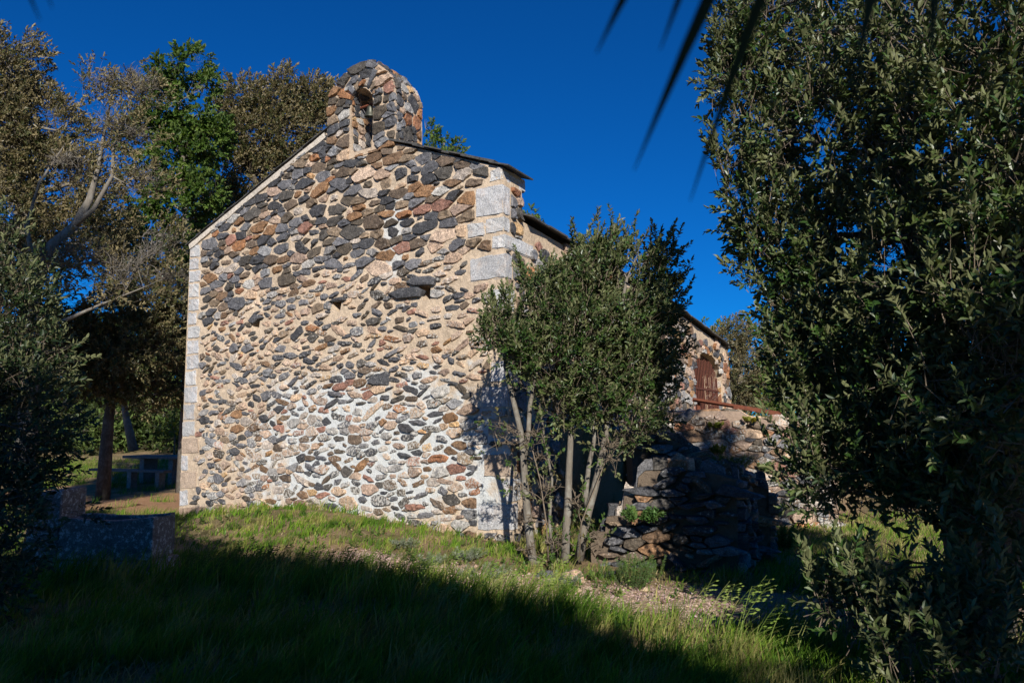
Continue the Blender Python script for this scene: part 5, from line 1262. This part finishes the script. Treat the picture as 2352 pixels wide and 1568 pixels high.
# feathery spurge, grey lavender tufts, wall plants
def plant(name, label, px_, Y, nst, h_, wd, pal, seed, cat='plant', group=None, z=None, leafL=0.03, aspect=0.18, mt=None):
    r = rng(seed); q = at_z(*px_, 0) if Y is None else at(*px_, Y)
    zb = H(q.x, q.y) if z is None else q.z; st = MB(); Cs, As = [], []
    for i in range(nst):
        a = r.uniform(0, 6.28); rd = wd*math.sqrt(r.random()); b = Vector((q.x+math.cos(a)*rd*.5, q.y+math.sin(a)*rd*.5, zb-0.01)); t = b+Vector((math.cos(a)*rd*.6+0.02, math.sin(a)*rd*.6, h_*r.uniform(.6, 1.05)))
        st.tube([b, b.lerp(t, .5)+Vector((0, 0, .01)), t], [0.003, 0.0025, 0.001], 3, (*pal[0], 1), cap=False)
        for k in np.linspace(0.15, 1, 9): Cs.append(b.lerp(t, k)); As.append((t-b).normalized())
    C = np.array([list(c) for c in Cs]); A = np.array([list(a) for a in As])
    P, D, Nn, L, W, col = sprig_leaves(r, C, A, 8, leafL, pal, h_*0.1, aspect, 1.1)
    o = with_twigs(name, (P, D, Nn, L, W, col), np.array(st.v), np.array([i for f in st.f for i in f]), np.array([len(f) for f in st.f]), [mt or M_GREEN, M_GRASS], None)
    tag(o, label, cat, group)
SP = [(0.075,0.15,0.035), (0.09,0.17,0.05), (0.06,0.12,0.03)]
plant('spurge_plant', 'feathery bright green spurge on the gravel before the shaded ruin', (1452, 1352), None, 26, 0.30, 0.22, SP, 1, group='spurge plants')
plant('spurge_plant', 'smaller sprawling spurge to the right of the thick green one', (1500, 1340), None, 8, 0.26, 0.18, SP, 2, group='spurge plants')
plant('spurge_plant', 'leggy green herb left of the spurge near the oak stems', (1405, 1335), None, 9, 0.22, 0.2, SP, 3, group='spurge plants')
GRYP = [(0.20,0.22,0.17), (0.26,0.27,0.22), (0.15,0.18,0.12)]
GL = 'grey herb tufts on the dry lawn'
for i, (x, y, w, lb) in enumerate(((925,1262,.16,'grey green herb tuft close to the chapel foot, farthest left'), (1065,1285,.20,'silvery herb tuft on dry ground below the corner blocks'), (985,1298,.13,'small silvery herb tuft in the middle of the lawn'), (1110,1325,.24,'wide silvery herb patch in front of the oak stems'), (1285,1345,.18,'grey herb tuft next to the pinkish boulder'))):
    plant('grey_herb', lb, (x, y), None, 26, 0.12, w*1.3, GRYP, 10+i, group=GL, leafL=0.035, aspect=0.2)
for i, (x, y, Y, h_, lb, pal) in enumerate(((1650,1042,None,.14,'yellow green plant growing from a hole in the terrace wall',[(0.16,0.19,0.03),(0.1,0.14,0.02)]), (1757,1080,None,.13,'green cushion plant on the terrace wall right of the hole',SP), (1640,980,None,.08,'tiny yellow plant near the top of the terrace wall',[(0.22,0.22,0.03)]), (1722,966,None,.06,'tiny yellow tuft in the dip of the wall top',[(0.3,0.25,0.03)]))):
    q = tp(x, y)-TNn*-0.0; plant('wall_plant', lb, (x, y), TY(x)-0.12, 12, h_, 0.14, pal, 30+i, group='plants growing on the terrace wall', z=1, leafL=0.04, aspect=0.4)
plant('grass_tuft', 'tall grass tuft on top of the shaded ruin', (1672, 1084), 10.4, 40, 0.20, 0.3, [(0.07,0.11,0.02),(0.1,0.13,0.03)], 40, z=1, leafL=0.05, aspect=0.12)
plant('leafy_weed', 'green weed growing on the shaded face of the ruin', (1470, 1195), 8.75, 18, 0.14, 0.22, SP, 41, z=1, leafL=0.045, aspect=0.5)
plant('leafy_weed', 'bushy green weed at the foot of the terrace wall right of the ruin', (1800, 1262), None, 24, 0.34, 0.3, SP, 42, leafL=0.05, aspect=0.25)

# boulders and pebbles
def boulder(name, label, px_, rad, col, seed, mtl=None, sq=(1, 0.8, 0.7), cat='boulder'):
    q = at_z(*px_, 0.0); q.z = H(q.x, q.y)+rad*sq[2]*0.35
    bm = bmesh.new(); bmesh.ops.create_icosphere(bm, subdivisions=3, radius=1)
    for v in bm.verts:
        f = 1+0.30*noise.noise(v.co*1.4+Vector((seed, 0, 0)))+0.12*noise.noise(v.co*4+Vector((seed, 3, 0)))
        v.co = Vector((v.co.x*rad*sq[0]*f, v.co.y*rad*sq[1]*f, v.co.z*rad*sq[2]*f))+q
    me = bpy.data.meshes.new(name); bm.to_mesh(me); bm.free(); a = me.color_attributes.new('Col', 'FLOAT_COLOR', 'POINT')
    for d in a.data: d.color = (*col, 0.2)
    o = link(name, me, mtl or M_STONE); tag(o, label, cat); return o
boulder('boulder', 'pinkish boulder on the gravel near the oak stems', (1316,1335), 0.135, (0.42,0.30,0.22), 3)
boulder('slate_rock', 'dark slate rock half buried left of the pinkish boulder', (1254,1325), 0.11, (0.07,0.075,0.085), 5, sq=(1, .7, .5), cat='rock')
boulder('slate_rock', 'dark flat slate at the foot of the ruin behind the spurge', (1420,1325), 0.13, (0.05,0.053,0.06), 7, sq=(1.2, .7, .35), cat='rock')
r = rng(15); V = []; F = []; Cc = []; nn_ = 0
octv = np.array([(1,0,0),(-1,0,0),(0,1,0),(0,-1,0),(0,0,1),(0,0,-1)], float); octf = np.array([0,2,4, 2,1,4, 1,3,4, 3,0,4, 2,0,5, 1,2,5, 3,1,5, 0,3,5])
pv, pf, pcx = [], [], []
for i in range(15000):
    t = r.uniform(0.15, 5); a = int(t); f = t-a; q = np.array(PATH[a])*(1-f)+np.array(PATH[min(a+1, 6)])*f; w = PATHW[a]
    x, y = q+r.normal(0, 0.24*w+0.10, 2)
    s = r.uniform(0.006, 0.016)*(1+2.0*(r.random() < 0.02)); sc = s*r.uniform(0.6, 1.2, 3); sc[2] *= 0.6
    an = r.uniform(0, 6.28); ca, sa = math.cos(an), math.sin(an); o_ = octv*sc*r.uniform(.8, 1.2, (6, 1)); o_ = np.stack([o_[:, 0]*ca-o_[:, 1]*sa, o_[:, 0]*sa+o_[:, 1]*ca, o_[:, 2]], 1)
    pv.append(o_+np.array([x, y, H(x, y)+0.006+sc[2]*0.4])); pf.append(octf+6*i)
    g_ = r.uniform(0.14, 0.46); c_ = (g_*1.1, g_*r.uniform(.70, .86), g_*r.uniform(.52, .74), 1); pcx += [c_]*6
m, nt, p = mat('pebble'); a = attr(nt); nt.links.new(a.outputs['Color'], p.inputs['Base Color']); p.inputs['Roughness'].default_value = 0.85
tag(link('gravel', np_mesh('gravel', np.vstack(pv), np.concatenate(pf), np.full(15000*8, 3), np.array(pcx)), m), 'pale pinkish loose gravel on the path', 'gravel', kind='stuff')

# fallen leaves round the oak, on the path and in the worn patches
r = rng(55); LP = []
for i in range(9000):
    Y = r.uniform(4.4, 12); x = Y*r.uniform(-0.6, 0.7)
    if facade_dist(x, Y) < 0.05 and x < 0.1: continue
    if x > 0.6 and Y > 8.7 and x < 3.6: continue
    d = pdist(x, Y, PATH); q = math.hypot(x-0.6, Y-9.0)
    if r.random() > 0.10+0.5*math.exp(-d*1.6)+0.8*math.exp(-q*1.1): continue
    LP.append((x, Y, H(x, Y)+0.008+0.02*r.random()))
LP = np.array(LP); n = len(LP); a = r.uniform(0, 6.28, n)
D = np.stack([np.cos(a), np.sin(a), r.normal(0, 0.25, n)], 1); Nn = np.stack([r.normal(0, .35, n), r.normal(0, .35, n), np.ones(n)], 1)
pal = np.array([(0.22,0.13,0.06), (0.30,0.20,0.10), (0.15,0.09,0.05), (0.36,0.27,0.16)]); col = np.hstack([pal[r.integers(0, 4, n)]*r.uniform(.7, 1.2, (n, 1)), np.ones((n, 1))])
L = r.uniform(0.025, 0.055, n)
tag(link('leaf_litter', leaf_mesh('leaf_litter', LP, D, Nn, L, L*0.5, col, 0.1, 0.25), M_OAKB), 'brown fallen oak leaves scattered over path and worn grass', 'leaf litter', kind='stuff')

# broad leaved weeds in the turf
r = rng(66); WP = []
for i in range(1500):
    Y = 4.4+7.5*r.random()**1.2; x = Y*r.uniform(-0.6, 0.55)
    if facade_dist(x, Y) < 0.08 and x < 0.1: continue
    if (x > 0.6 and Y > 8.5) or (-5.7 < x < -3.9 and 8.5 < Y < 9.5): continue
    if n2(x, Y, 0.8, 15) < 0.0: continue
    WP.append((x, Y, H(x, Y)+0.01))
WP = np.array(WP); A_ = np.tile([[0, 0, 1.0]], (len(WP), 1))+r.normal(0, .25, (len(WP), 3))
P, D, Nn, L, W, col = sprig_leaves(r, WP, A_, 8, 0.055, [(0.045,0.10,0.015), (0.07,0.13,0.02), (0.10,0.14,0.03), (0.12,0.12,0.04)], 0.06, 0.5, 1.3)
tag(link('meadow_weeds', leaf_mesh('meadow_weeds', P, D, Nn, L, W, col), M_GREEN), 'small broad leaved weeds scattered through the grass', 'weeds', kind='stuff')
